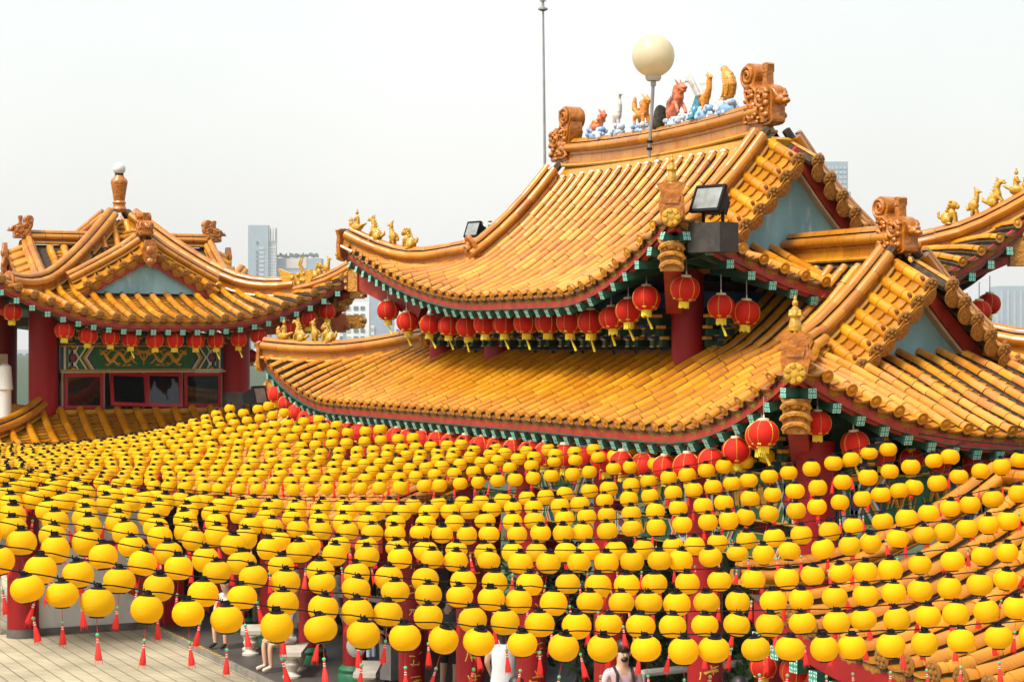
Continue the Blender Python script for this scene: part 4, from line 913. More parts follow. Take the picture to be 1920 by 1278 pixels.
def y_ring(): return MB().lathe([(.034, -1.585), (.047, -1.60), (.034, -1.615)], None, 8).lathe([(.04, -1.655), (.05, -1.67), (.04, -1.685)], None, 8)
def y_bead(): return MB().ball((0, 0, -1.46), .06, 8, 6)
YP = [('paper_body', y_body(), M_YL), ('top_cap', y_top(), M_CAPB), ('bottom_ring', y_bot(), M_CAPB), ('cord', y_cord(), M_TAS), ('bead', y_bead(), M_BEAD), ('tassel', y_tas(), M_TAS), ('white_rings', y_ring(), M_WHITEP)]
YM = [(n, b.mesh(mm, n, 60), b, mm) for n, b, mm in YP]
def string_pts(L, Mi, R, sag_up=0):
    """L, Mi, R: (px, py, lantern size in px); the plan is a straight line, the height a parabola"""
    def lp(p): d = YD*F/p[2]; return np.array([(p[0]-960)/F*d, d]), (HZ-p[1])/F*d+.5*YD
    (a, ha), (b, hb) = lp(L), lp(R); k = (Mi[0]-960)/F
    t = (k*a[1]-a[0])/((b-a)[0]-k*(b-a)[1]); dm = a[1]+(b-a)[1]*t; hm = (HZ-Mi[1])/F*dm+.5*YD
    c = np.polyfit([0, t, 1], [ha, hm, hb], 2)
    return (lambda q: cw(*(a+(b-a)*q), float(np.polyval(c, q)))), float(np.linalg.norm(b-a))
ORD = ['outermost', 'second', 'third', 'fourth', 'fifth', 'sixth', 'seventh', 'eighth', 'ninth', 'tenth', 'eleventh', 'twelfth', 'thirteenth', 'fourteenth', 'fifteenth', 'sixteenth', 'seventeenth', 'eighteenth', 'nineteenth', 'twentieth']
def nth(i): return ORD[i]+' string' + ('' if i == 0 else ' in from the outermost')
STR = [((20, 1101, 64), (960, 1207), (1895, 1193, 54)), ((20, 1055, 60), (960, 1165), (1895, 1139, 50)), ((20, 1012, 57), (960, 1124), (1895, 1086, 47)),
       ((20, 990, 54), (960, 1092), (1895, 1034, 45)), ((20, 964, 51), (960, 1053), (1895, 974, 41)), ((20, 945, 48), (960, 1035), (1895, 927, 39)),
       ((20, 930, 45), (960, 1001), (1895, 868, 35)), ((20, 918, 42), (960, 977), (1800, 851, 35)), ((20, 905, 40), (960, 953), (1690, 836, 33)), ((20, 895, 37), (960, 936), (1512, 834, 31))]
RB = [(1345, 852, 29.5), (1245, 840, 28.5), (1150, 838, 28), (1045, 840, 27), (955, 840, 26.5), (885, 832, 26), (800, 818, 25), (722, 804, 24.5), (655, 795, 24), (600, 786, 23), (550, 770, 22), (505, 760, 21), (455, 756, 20)]
for j, r in enumerate(RB): STR.append(((20, 888-4.2*j, 26-.6*j), (400, 915-11.4*j), r))
spots = []
rr = random.Random(3)
for si, (a, b, c) in enumerate(STR):
    fn, ln = string_pts(a, b, c); front_ = si < 7
    q0, q1 = (-.15 if si < 10 else -.05), (1.32 if front_ else 1.0)
    q = q0+rr.random()*.02; ext = True; sp = (1.29 if si < 10 else 1.36)*YD; qs = []
    while q < q1: qs.append(q); q += sp/ln*rr.uniform(.82, 1.2)
    path = []
    for i in range(len(qs)):
        p = fn(qs[i]); spots.append((p, si)); path.append(p+Vector((0, 0, .0)))
        if i+1 < len(qs):
            for f_ in (.3, .7): path.append(fn(qs[i]+(qs[i+1]-qs[i])*f_)+Vector((0, 0, rr.uniform(-.004, .014))))
    path.append(fn(qs[-1]+.02))
    m = MB(); m.tube(path, .0072 if si < 10 else .006, 5)
    for i in range(0, len(qs)):
        p = fn(qs[i]-.12*YD/ln); m.tube([p+Vector((0, 0, -.012)), p+Vector((.0, 0, .03))], .006, 4)
    lab = ('black cable of the '+nth(si)+' of yellow lanterns over the courtyard') if si < 10 else ('black cable of small distant yellow lanterns, the '+('nearest' if si == 10 else ORD[si-10])+' over the tiled walk roof')
    m.obj('lantern_cable', M_BLACK, label=lab, cat='cable', group='cables carrying the yellow lanterns')
spots.sort(key=lambda s: -1/proj(s[0])[2] if -45 < proj(s[0])[0] < 1965 else 0)
yl_rest = MB()
for i, (p, si) in enumerate(spots):
    k = YD*rr.uniform(.95, 1.05)
    M = T(p) @ Matrix.Rotation(rr.uniform(0, 6.28), 4, 'Z') @ Matrix.Rotation(math.radians(rr.gauss(0, 6)), 4, 'X') @ Matrix.Diagonal((k*rr.uniform(.96, 1.04), k*rr.uniform(.96, 1.04), k*(rr.uniform(.92, 1.06) if rr.random() > .04 else rr.uniform(.8, .88)), 1))
    if i < 300:
        o = thing('yellow_lantern', p, 'round yellow paper lantern on the '+nth(si)+' over the courtyard' if si < 10 else 'small yellow paper lantern on the strings over the tiled walk roof', 'lantern', 'yellow lanterns on the '+nth(si) if si < 10 else 'yellow lanterns over the walk roof')
        wind = Matrix.Translation((0, 0, -.95)) @ Matrix.Rotation(math.radians(rr.gauss(2, 7)), 4, 'Y') @ Matrix.Translation((0, 0, .95))
        for (n, me, b, mm) in YM: link(n, me, o, M @ wind if n in ('cord', 'bead', 'tassel', 'white_rings') else M)
    else:
        for mi, (n, me, b, mm) in enumerate(YM):
            if n in ('white_rings', 'bead') : continue
            yl_rest.m = mi; yl_rest.add(b.v, b.f, M)
if yl_rest.v: yl_rest.obj('distant_yellow_lanterns', [M_YL2]+[q[2] for q in YP[1:]], kind='stuff', label='mass of distant yellow lanterns strung over the tiled walk roof', cat='lanterns', smooth=60)
# transverse support cables at right
m = MB(); m.tube([at(1585, 786, 37), at(1640, 800, 36.5), at(1810, 826, 35), at(1990, 842, 33)], .012, 5); m.tube([at(1810, 826, 35), at(1740, 860, 35.5)], .008, 4)
m.obj('support_cable', M_BLACK, label='black support cable stretched under the tile ends of the gable eave', cat='cable')
# red lanterns
def r_body():
    m = MB(); pr = []
    for i in range(17):
        a = math.pi*(-.43+.86*i/16); pr.append((.5*math.cos(a)**.85, .43*math.sin(a)/math.sin(math.pi*.43)))
    return m.lathe(pr, T(0, 0, -.56), 24, caps=False)
def r_ribs():
    m = MB()
    for k in range(6):
        a = k*math.pi/3+.3; pts = []
        for i in range(13):
            t = math.pi*(-.43+.86*i/12); r = .506*math.cos(t)**.85; pts.append((r*math.cos(a), r*math.sin(a), -.56+.435*math.sin(t)/math.sin(math.pi*.43)))
        m.tube(pts, .011, 4)
        for q in (-.12, 0, .12): m.ball((.34*math.cos(a+q*.6), .34*math.sin(a+q*.6), -.905+.02*abs(q)), (.06, .06, .035), 6, 4)
    return m
def r_cap(): return MB().lathe([(.17, -.16), (.18, -.13), (.18, -.07), (.15, -.06), (.03, -.05), (.025, .06)], None, 14)
def r_fringe():
    m = MB(); m.lathe([(.16, -.97), (.175, -1.0), (.165, -1.04)], None, 14)
    for k in range(16):
        a = k*math.pi/8; m.tube([(.155*math.cos(a), .155*math.sin(a), -1.0), (.16*math.cos(a), .16*math.sin(a), -1.19-.02*(k % 3))], .03, 4)
    return m
def r_tail(): return MB().tube([(0, 0, -1.05), (.04, 0, -1.25), (.14, 0, -1.45), (.22, 0, -1.62)], [.012, .03, .045, .05], 6)
RM = [('silk_body', r_body().mesh(M_RL, 'silk_body', 60)), ('gold_ribs', r_ribs().mesh(M_GOLD, 'gold_ribs')), ('cap', r_cap().mesh(mat('cream_cap', (.68, .60, .42), .5), 'cap')), ('fringe', r_fringe().mesh(M_FRN, 'fringe')), ('tail', r_tail().mesh(M_FRN, 'tail'))]
def red_lantern(c, D, label, group, tail=True):
    k = D*rr.uniform(.95, 1.05); p = Vector(c)+Vector((0, 0, .56*k))
    o = thing('red_lantern', p, label, 'lantern', group)
    M = T(p) @ Matrix.Rotation(rr.uniform(0, 6.28), 4, 'Z') @ Matrix.Rotation(math.radians(rr.gauss(0, 4)), 4, 'X') @ Matrix.Scale(k, 4)
    Mt = T(p) @ Matrix.Rotation(rr.uniform(-.9, .9)-.4, 4, 'Z') @ Matrix.Scale(k, 4)
    for n, me in RM:
        if n == 'tail':
            if tail and rr.random() < .75: link(n, me, o, Mt)
        else: link(n, me, o, M)
    hk = MB(); hk.tube([p, p+Vector((0, 0, .35))], .012, 4); hk.obj('hanging_wire', M_GREY, o)
for i_, (px, py) in enumerate(((727, 582), (762, 603), (808, 608), (842, 611), (874, 612), (911, 607), (945, 607), (987, 605), (1027, 604), (1070, 603), (1108, 603), (1146, 596), (1178, 583), (1212, 560))):
    red_lantern(onX(px, py, 20.95), .60, ('first' if i_ == 0 else ORD[i_])+' red lantern along the upper eave, counted from its far corner', 'red lanterns under the upper eave')
for px, py, lb in ((1287, 542, 'round red lantern hanging beside the carved beam end of the upper roof corner'), (1352, 575, 'round red lantern under the upper gable eave, beside the red corner column'), (1400, 587, 'darker red lantern under the upper gable eave, next to the lower tiled slope'),
                   (1836, 583, 'red lantern hanging from the far upturned corner of the upper gable eave'), (1856, 570, 'red lantern half hidden behind another at the far upturned corner')):
    red_lantern(onY(px, py, 35.2 if px != 1856 else 36.0), .60 if px < 1800 else .56, lb, 'red lanterns under the upper gable eave')
y = 30.2; k_ = 0
while y < 57.6:
    p = LO.front(5.45, y); red_lantern(p+Vector((0, 0, -.80)), .58, 'red lantern under the lower eave, '+('first' if k_ == 0 else ORD[k_] if k_ < 20 else 'far along')+' from the near corner, behind yellow lanterns', 'red lanterns under the lower eave', False); y += .86; k_ += 1
for px, py, lb in ((1432, 812, 'round red lantern left of the carved beam end of the lower roof corner'), (1533, 793, 'round red lantern right of the carved beam end of the lower roof corner'), (1600, 832, 'round red lantern below the lower gable eave, first along from the corner column')):
    red_lantern(onY(px, py, 29.35), .52, lb, 'red lanterns at the lower roof corner')
for px, py in ((1655, 852), (1708, 862), (1762, 868), (1830, 868), (1880, 862)): red_lantern(onY(px, py, 29.9), .50, 'round red lantern in the shade under the lower gable eave', 'red lanterns under the lower gable eave', False)
for i_, (px, py) in enumerate(((24, 585), (122, 619), (166, 629), (207, 632), (245, 636), (289, 637), (326, 637), (367, 638), (405, 638), (448, 636), (487, 630), (537, 615), (577, 598), (615, 584))):
    red_lantern(onY(px, py, PY-6.5), .61, ('first' if i_ == 0 else ORD[i_])+' small red lantern along the pavilion eave, ending at the tie beam', 'red lanterns under the pavilion eave', rr.random() < .25)
for px, py in ((597, 608), (553, 628), (508, 652), (470, 668)): red_lantern(at(px, py, 73), .55, 'small red lantern at the far side of the pavilion', 'far red lanterns of the pavilion', False)
for px, py in ((1432, 1248), (1487, 1258), (1548, 1268), (1610, 1276)): red_lantern(onX(px, py, 18.6), .50, 'red lantern hanging under the fascia of the low gate roof', 'red lanterns under the gate roof', False)
# ------------------------------------------------------------------ glazed figures
def remesh(mb, name, m_, vox, sm=2):
    me = mb.mesh(m_, name); o = bpy.data.objects.new('tmp', me)
    md = o.modifiers.new('r', 'REMESH'); md.mode = 'VOXEL'; md.voxel_size = vox; md.use_smooth_shade = True
    if sm: k = o.modifiers.new('s', 'SMOOTH'); k.iterations = sm; k.factor = .5
    out = evaluated(o, name)
    out.materials.clear(); out.materials.append(m_); out.name = name; return out
def lion_mb(b=1):
    m = MB(); m.ball((-.12, 0, .3), (.24, .19, .26), 12, 8); m.ball((.1, 0, .45), (.17, .16, .24), 12, 8); m.ball((.17, 0, .78), (.19, .18, .18), 12, 8); m.ball((.33, 0, .73), (.1, .11, .09), 8, 6); m.ball((.33, 0, .66), (.08, .09, .05), 8, 6)
    for s in (-1, 1):
        m.tube([(.2, s*.1, .5), (.25, s*.11, .25), (.26, s*.11, .04)], [.08, .06, .06], 8); m.ball((.3, s*.11, .05), (.1, .06, .05), 8, 6); m.ball((-.1, s*.16, .2), (.2, .09, .17), 8, 6); m.ball((.02, s*.17, .05), (.14, .06, .05), 8, 6)
        m.ball((.12, s*.16, .92), (.05, .05, .06), 6, 5)
        for k in range(4): m.ball((.08-.05*k, s*(.13-.01*k), .9-.11*k), .075, 6, 5)
    m.tube([(-.3, 0, .25), (-.42, 0, .32), (-.46, 0, .48), (-.4, 0, .56)], [.06, .07, .06, .02], 7); return m
def dragon_mb():
    m = MB(); m.ball((-.1, 0, .3), (.24, .17, .25), 12, 8); m.tube([(-.05, 0, .35), (.1, 0, .55), (.06, 0, .75), (.12, 0, .95)], [.2, .17, .13, .12], 10); m.ball((.2, 0, 1.0), (.17, .11, .1), 10, 7); m.ball((.36, 0, .96), (.1, .08, .05), 8, 6); m.ball((.34, 0, 1.05), (.06, .07, .05), 8, 6)
    for s in (-1, 1):
        m.tube([(.12, s*.1, .45), (.28, s*.1, .28), (.26, s*.1, .04)], [.08, .06, .05], 8); m.ball((.3, s*.1, .04), (.1, .06, .05), 8, 5); m.ball((-.1, s*.14, .2), (.2, .09, .17), 8, 6)
        m.tube([(.14, s*.06, 1.08), (.04, s*.08, 1.2)], [.04, .02], 6)
    for k in range(7): z = .3+.12*k; m.tube([(-.2+.05*k-.02*(k > 3), 0, z), (-.34+.055*k, 0, z+.06)], [.06, .015], 6)
    m.tube([(-.3, 0, .2), (-.48, 0, .3), (-.52, 0, .46)], [.08, .08, .02], 7); return m
def phoenix_mb():
    m = MB(); m.ball((-.03, 0, .45), (.17, .15, .26), 12, 8); m.tube([(.02, 0, .6), (.08, 0, .82), (.06, 0, .95)], [.14, .1, .1], 9); m.ball((.1, 0, .98), (.13, .1, .1), 10, 7); m.tube([(.2, 0, .98), (.32, 0, .94)], [.05, .015], 6); m.tube([(.05, 0, 1.05), (-.06, 0, 1.2)], [.07, .02], 6)
    for s in (-1, 1):
        m.ball((-.06, s*.13, .45), (.2, .06, .19), 8, 6); m.tube([(.05, s*.08, .28), (.12, s*.09, .04)], [.07, .05], 7); m.ball((.16, s*.09, .04), (.11, .06, .045), 7, 5); m.tube([(-.06, s*.08, .28), (-.12, s*.09, .04)], [.08, .05], 7)
    m.tube([(-.12, 0, .35), (-.3, 0, .3), (-.36, 0, .42)], [.1, .08, .03], 7); return m
def rider_mb():
    m = MB(); m.ball((0, 0, .22), (.33, .17, .2), 12, 8); m.ball((.28, 0, .42), (.13, .11, .15), 10, 7); m.ball((.3, 0, .58), (.1, .09, .1), 8, 6); m.tube([(.38, 0, .58), (.47, 0, .55)], [.04, .01], 6); m.ball((.27, 0, .68), (.08, .03, .06), 6, 5)
    for s in (-1, 1): m.ball((-.08, s*.15, .26), (.24, .05, .14), 8, 6)
    m.tube([(-.2, 0, .28), (-.42, 0, .36), (-.6, 0, .44)], [.15, .12, .03], 8, flat=.6)
    m.tube([(-.05, 0, .3), (-.06, 0, .6), (-.06, 0, .78)], [.14, .12, .08], 10); m.ball((-.05, 0, .92), (.085, .085, .1), 8, 6); m.ball((-.05, 0, 1.05), .045, 6, 5)
    for s in (-1, 1): m.tube([(-.06, s*.12, .7), (.05, s*.13, .56), (.12, s*.04, .56)], [.05, .045, .035], 6)
    return m
def saint_mb():
    m = MB(); m.lathe([(.2, 0), (.21, .15), (.16, .4), (.15, .6), (.12, .72), (.06, .76)], None, 12); m.ball((0, 0, .87), (.1, .1, .12), 10, 7); m.ball((0, 0, 1.02), (.06, .06, .06), 8, 5); m.ball((0, 0, 1.1), (.03, .03, .05), 6, 5)
    for s in (-1, 1): m.tube([(0, s*.14, .66), (.08, s*.16, .48), (.16, s*.03, .5)], [.06, .06, .05], 7)
    m.ball((.18, 0, .52), (.06, .08, .1), 8, 5); m.ball((-.05, 0, .2), (.2, .16, .2), 8, 6); m.ball((-.25, 0, .3), (.12, .14, .25), 8, 6); return m
FIG = {k: remesh(f(), k, M_FIG, .02, 1) for k, f in (('lion', lion_mb), ('dragon', dragon_mb), ('phoenix', phoenix_mb), ('rider', rider_mb), ('saint', saint_mb))}
FIGN = {'lion': 'seated lion', 'dragon': 'horned dragon', 'phoenix': 'crested phoenix', 'rider': 'immortal riding a hen', 'saint': 'robed immortal'}
def fig(kind, p, d, h, where, name=None):
    d = Vector((d[0], d[1], 0)).normalized(); x = Vector((-d.y, d.x, 0))
    link('ridge_figurine', FIG[kind], None, frame(p, d, x, (0, 0, 1), (h, h, h)), 'yellow glazed '+FIGN[kind]+' figurine on the '+where, 'figurine', 'yellow figurines on the hip ridges')
def on_path(path, px):
    best = min(range(len(path)-1), key=lambda i: abs(proj(path[i])[0]-px)+abs(proj(path[i+1])[0]-px))
    a, b = path[best], path[best+1]; xa, xb = proj(a)[0], proj(b)[0]; t = 0 if abs(xb-xa) < 1e-6 else max(0, min(1, (px-xa)/(xb-xa))); return a.lerp(b, t), (b-a)
def figs_on(path, lst, top, h, where):
    for kind, px in lst:
        p, d = on_path(path, px); fig(kind, p+Vector((0, 0, top)), d, h, where)
figs_on(hipL, (('rider', 668), ('dragon', 704), ('phoenix', 736), ('lion', 767)), .58, .62, 'upturned far corner of the upper roof')
figs_on(hipR, (('lion', 1780), ('phoenix', 1828), ('dragon', 1866), ('rider', 1908)), .54, .58, 'upper roof ridge behind the lower gable')
figs_on(LO.hip(-1, 1), (('rider', 531), ('dragon', 562), ('phoenix', 590), ('lion', 616)), .58, .62, 'upturned far corner of the lower roof')
hpR = PV.hip(1, -1, 24, t0=.03); figs_on(hpR, (('lion', 595), ('phoenix', 614)), .40, .58, 'pavilion roof ridge beside the tie beams')
p, d = on_path(hpR, 560); m = MB(); M = frame(p+Vector((0, 0, .3)), d.normalized(), Vector((-d.y, d.x, 0)).normalized(), (0, 0, 1))
m.prism([(-.75, .75), (-.5, .05), (.0, -.12), (.5, 0), (.62, .25), (.5, .5), (.1, .42), (-.3, .5)], -.14, .14, M @ Matrix.Rotation(math.pi/2, 4, 'X'))
for k in range(16): m.ball((random.uniform(-.2, .5), random.choice((-1, 1))*.13, random.uniform(0, .42)), random.uniform(.06, .11), 7, 5, M)
for s in (-1, 1): m.tube([M @ Vector((.2, s*.06, .45)), M @ Vector((.05, s*.08, .75)), M @ Vector((.14, s*.08, 1.0))], [.05, .04, .015], 6)
m.obj('hip_dragon_ornament', M_FIG, pvr)
tipU = UP.front(4.75, 34.6); fig('saint', tipU+Vector((.08, .12, .52)), (-.62, -1), .5, 'near upturned corner of the upper roof')
tipL = LO.front(5.6, 28.9); fig('saint', tipL+Vector((.08, .12, .52)), (-.75, -1), .56, 'near upturned corner of the lower roof')
# coloured animals along the top ridge
M_BASEB = mat('blue_white_wave', (.12, .25, .50), .35, noise=.2, cols=[(.10, .22, .48), (.62, .66, .68), (.16, .32, .58), (.70, .72, .70)])
M_CRANE = mat('crane_grey', (.48, .46, .42), .5, noise=.3, nscale=8); M_QIL = mat('orange_beast', (.62, .22, .02), .35, noise=.4, nscale=6, coat=.2, bump=.5, bscale=18)
M_PINK = mat('red_beast', (.58, .16, .07), .4, noise=.5, nscale=7, bump=.5, bscale=18); M_PEA = mat('peacock_blue', (.04, .22, .30), .4, noise=.6, nscale=12); M_ROCK = mat('dark_rock', (.045, .042, .03), .9, noise=.6, nscale=8, bump=.8)
def wave_base(w_, h_):
    m = MB(); R = random.Random(int(w_*100))
    m.ball((0, 0, h_*.3), (w_*.55, .15, h_*.6), 12, 8)
    for k in range(22): m.ball((R.uniform(-w_/2, w_/2), R.choice((-1, 1))*R.uniform(.06, .14), R.uniform(0, h_)), R.uniform(.045, .08), 7, 5)
    for k in range(6): x = -w_/2+w_*(k+.5)/6; m.ball((x, 0, h_*.8), (.09, .12, h_*.35), 8, 5)
    return m
def ridge_top(px): y = onX(px, 300, 25.1).y; t = (y-38.3)/10.0*20; return Vector((25.1, y, 14.68+.16*((t-10)/10)**2+.46+.26))
def beast(px, label, name, builds, bw, bh, k=1.0):
    p = ridge_top(px); o = thing(name, p, label, 'statue', 'coloured ceramic animals on the top ridge')
    M = frame(p, (0, -1, 0), (1, 0, 0), (0, 0, 1), (k, k, k))
    if bw: wave_base(bw, bh).obj('wave_base', M_BASEB, o, M)
    for n, mb, mm, vox in builds: link(n, remesh(mb, n, mm, vox), o, M)
def quad(neck, headf, tail, z0, body=.3):
    m = MB(); m.ball((0, 0, z0+.32), (body, .13, .15), 12, 8); m.ball((.2, 0, z0+.38), (.14, .14, .17), 10, 7)
    for s in (-1, 1):
        m.tube([(.24, s*.08, z0+.3), (.27, s*.09, z0)], [.065, .05], 7); m.tube([(-.2, s*.08, z0+.3), (-.26, s*.09, z0+.15), (-.2, s*.09, z0)], [.08, .05, .045], 7)
    m.tube(neck, [.13, .11, .1], 9); headf(m); m.tube(tail, [.05, .09, .08, .02], 7); return m
def qhead(m, c, k=1.0):
    x, z = c; m.ball((x, 0, z), (.14*k, .11*k, .11*k), 10, 7); m.ball((x+.14*k, 0, z-.02), (.09*k, .08*k, .05*k), 8, 6); m.ball((x+.12*k, 0, z-.09*k), (.08*k, .07*k, .035*k), 8, 6)
    for s in (-1, 1): m.tube([(x-.04, s*.06, z+.08), (x-.16*k, s*.08, z+.2*k)], [.04, .015], 6)
    for j in range(6): m.ball((x-.13*k, .1*math.sin(j*1.1), z-.1+.08*math.cos(j*1.1)), .07*k, 6, 5)
t = MB(); t.ball((0, 0, .3), (.27, .17, .15), 12, 8); t.ball((0, 0, .38), (.2, .13, .12), 10, 7); t.tube([(.2, 0, .35), (.3, 0, .5), (.34, 0, .58)], [.09, .08, .08], 8); qhead(t, (.38, .6), .8); t.tube([(-.22, 0, .3), (-.34, 0, .36), (-.4, 0, .3)], [.05, .04, .01], 6)
sh = MB()
for i in range(14): a = i*.9; sh.ball((.05+.17*math.cos(a)*(i/14), .11*math.sin(a), .46-.004*i), (.06, .05, .05), 6, 5)
beast(1118, 'red turtle-dragon on blue waves beside the far ridge-end dragon', 'turtle_dragon', [('body', t, M_PINK, .02), ('shell', sh, M_QIL, .02)], .75, .26)
c = MB(); c.tube([(0, 0, .2), (.02, 0, .5)], [.05, .06], 7); c.ball((-.04, 0, .62), (.17, .11, .2), 12, 8); c.tube([(-.1, 0, .6), (-.22, 0, .4), (-.25, 0, .25)], [.12, .08, .03], 8); c.tube([(.06, 0, .7), (.12, 0, .9), (.06, 0, 1.05), (.1, 0, 1.18)], [.09, .06, .05, .05], 8); c.ball((.13, 0, 1.2), (.08, .06, .06), 8, 6); c.tube([(.18, 0, 1.19), (.34, 0, 1.15)], [.03, .01], 5)
beast(1159, 'grey long-necked crane statue on the top ridge', 'crane_statue', [('bird', c, M_CRANE, .022)], .5, .3, .9)
q = quad([(.2, 0, .6), (.28, 0, .75), (.3, 0, .86)], lambda m: qhead(m, (.34, .9)), [(-.28, 0, .6), (-.38, 0, .7), (-.4, 0, .9), (-.36, 0, 1.05)], .2)
mn = MB()
for i in range(12): a = i*.55; mn.ball((.2+.05*math.sin(i), .11*math.cos(a), .78+.12*math.sin(a)), .06, 6, 5)
mn.ball((-.37, 0, .95), (.06, .06, .14), 7, 6); mn.ball((0, 0, .68), (.16, .12, .05), 8, 6)
beast(1202, 'orange lion-like beast beside the globe lamp pole', 'orange_beast', [('body', q, M_QIL, .02), ('mane', mn, M_PINK, .02)], .7, .2, .88)
rk = MB(); rk.ball((0, 0, .3), (.22, .16, .34), 12, 8); rk.ball((.06, .04, .45), (.14, .12, .16), 8, 6); rk.ball((-.1, -.05, .15), (.2, .15, .2), 8, 6)
beast(1237, 'dark weathered rock on the top ridge between two orange beasts', 'ridge_rock', [('stone', rk, M_ROCK, .03)], 0, 0, .95)
d = MB(); d.tube([(-.35, 0, .7), (-.3, 0, .4), (-.1, 0, .35), (.05, 0, .55), (.2, 0, .75), (.22, 0, .95)], [.06, .12, .14, .14, .14, .12], 9); qhead(d, (.3, 1.0), 1.2)
for s in (-1, 1): d.tube([(.15, s*.1, .6), (.3, s*.12, .45), (.36, s*.12, .3)], [.07, .05, .05], 7); d.tube([(-.15, s*.1, .4), (-.2, s*.12, .2)], [.07, .05], 7)
for k in range(8): d.tube([(-.34+.08*k, 0, .6+.04*k), (-.42+.08*k, 0, .74+.05*k)], [.05, .015], 5)
dm = MB()
for i in range(14): a = i*.5; dm.ball((.14+.04*math.sin(i*2), .11*math.cos(a), .92+.14*math.sin(a)), (.05, .05, .07), 6, 5)
for k in range(9): dm.ball((.3-.05*k+.03, .0, .86-.055*k), (.05, .11, .03), 6, 5)
beast(1266, 'red and yellow coiled dragon on blue waves on the top ridge', 'dragon_statue', [('body', d, M_PINK, .02), ('mane', dm, M_QIL, .02)], .72, .22, .92)
ph = MB(); ph.ball((.05, 0, .5), (.2, .13, .15), 12, 8); ph.tube([(.18, 0, .55), (.3, 0, .75), (.3, 0, .98)], [.11, .08, .08], 8); ph.ball((.33, 0, 1.04), (.1, .08, .08), 8, 6); ph.tube([(.4, 0, 1.04), (.5, 0, 1.0)], [.035, .01], 5)
for k in range(3): ph.tube([(.28-.03*k, 0, 1.08), (.2-.05*k, 0, 1.2-.05*k)], [.035, .012], 5)
for s in (-1, 1): ph.tube([(.1, s*.07, .42), (.12, s*.07, .15)], [.05, .035], 6)
wg = MB()
for s in (-1, 1):
    for k in range(5): wg.tube([(.05-.03*k, s*.12, .58), (-.10-.06*k, s*.2, .92+.02*k), (-.34-.06*k, s*.28, 1.34-.09*k)], [.07, .075, .02], 6, flat=.5)
tl = MB()
for k in range(9): tl.tube([(-.1, 0, .45), (-.3-.02*k, .03*(k-4), .35+.07*(k-4)), (-.52, .05*(k-4), .3+.1*(k-4)+.12)], [.07, .08, .02], 6)
beast(1318, 'phoenix statue with raised wing and peacock-blue tail on the top ridge', 'phoenix_statue', [('body', ph, M_QIL, .025), ('wings', wg, M_CRANE, .02), ('tail', tl, M_PEA, .022)], .85, .3, .95)
f = MB(); f.tube([(-.1, 0, .3), (.1, 0, .45), (.16, 0, .7), (.05, 0, .95), (-.08, 0, 1.12)], [.05, .15, .18, .16, .08], 10); f.ball((-.1, 0, 1.12), (.12, .1, .09), 8, 6); f.tube([(-.06, 0, .34), (-.2, 0, .2), (-.3, 0, .3)], [.08, .07, .02], 7, flat=.5)
for k in range(6): f.tube([(.24-.02*abs(k-2), 0, .45+.1*k), (.36-.03*abs(k-2), 0, .5+.1*k)], [.05, .015], 5)
fs_ = MB()
for i in range(10):
    for k in range(5): zz = .40+.055*i; xc = float(np.interp(zz, [.3, .45, .7, .95], [-.1, .08, .15, .05])); fs_.ball((xc+.155*math.cos(k*.8-1.6), .155*math.sin(k*.8-1.6), zz), (.05, .05, .025), 6, 4)
for k in range(3): fs_.tube([(-.06, 0, .34), (-.2-.06*k, .06*(k-1), .22+.06*k), (-.36-.04*k, .1*(k-1), .3+.1*k)], [.05, .05, .01], 6)
beast(1362, 'yellow leaping carp statue beside the near ridge-end dragon', 'carp_statue', [('fish', f, M_QIL, .02), ('scales_and_tail', fs_, M_FIG, .02)], .62, .3, .95)
# ------------------------------------------------------------------ lamps, mast
gl = onX(1225, 105, 24.6); base = onX(1217, 296, 24.55)
M_GLOBE = mat('cream_globe', (.76, .68, .48), .35, noise=.06, trans=.45)
lamp = thing('globe_lamp', base, 'cream globe lamp on a thin grey pole fixed to the top ridge', 'lamp')
m = MB(); m.tube([base, gl+Vector((0, 0, -.62))], .045, 8); m.tube([gl+Vector((0, 0, -.75)), gl+Vector((0, 0, -.52))], .07, 8); m.obj('pole', M_GREY, lamp)
m = MB(); m.lathe([(.16, -.62), (.20, -.56), (.20, -.46), (.16, -.42)], T(gl), 16); m.obj('fitter', mat('fitter_grey', (.5, .48, .44), .4), lamp)
m = MB(); m.ball(gl, .53, 28, 18); m.obj('globe', M_GLOBE, lamp)
for q in (.25, .45): m = MB(); m.lathe([(.075, -.03), (.075, .03)], T(base.lerp(gl, q*.35)), 8); m.obj('pole_clamp', M_BLACK, lamp)
mb_ = at(1022, 345, 60); mt = at(1018, -8, 60)
mast = thing('lightning_mast', mb_, 'tall thin grey mast rising behind the upper roof', 'mast')
m = MB(); m.tube([mb_, mt], [.05, .035], 6); m.obj('pole', M_GREY, mast)
m = MB(); m.lathe([(.02, 0), (.15, .05), (.15, .1), (.05, .14), (.04, .3), (.12, .32), (.02, .36)], T(at(1018, 22, 60)), 10); m.obj('air_terminal', M_GREY, mast)
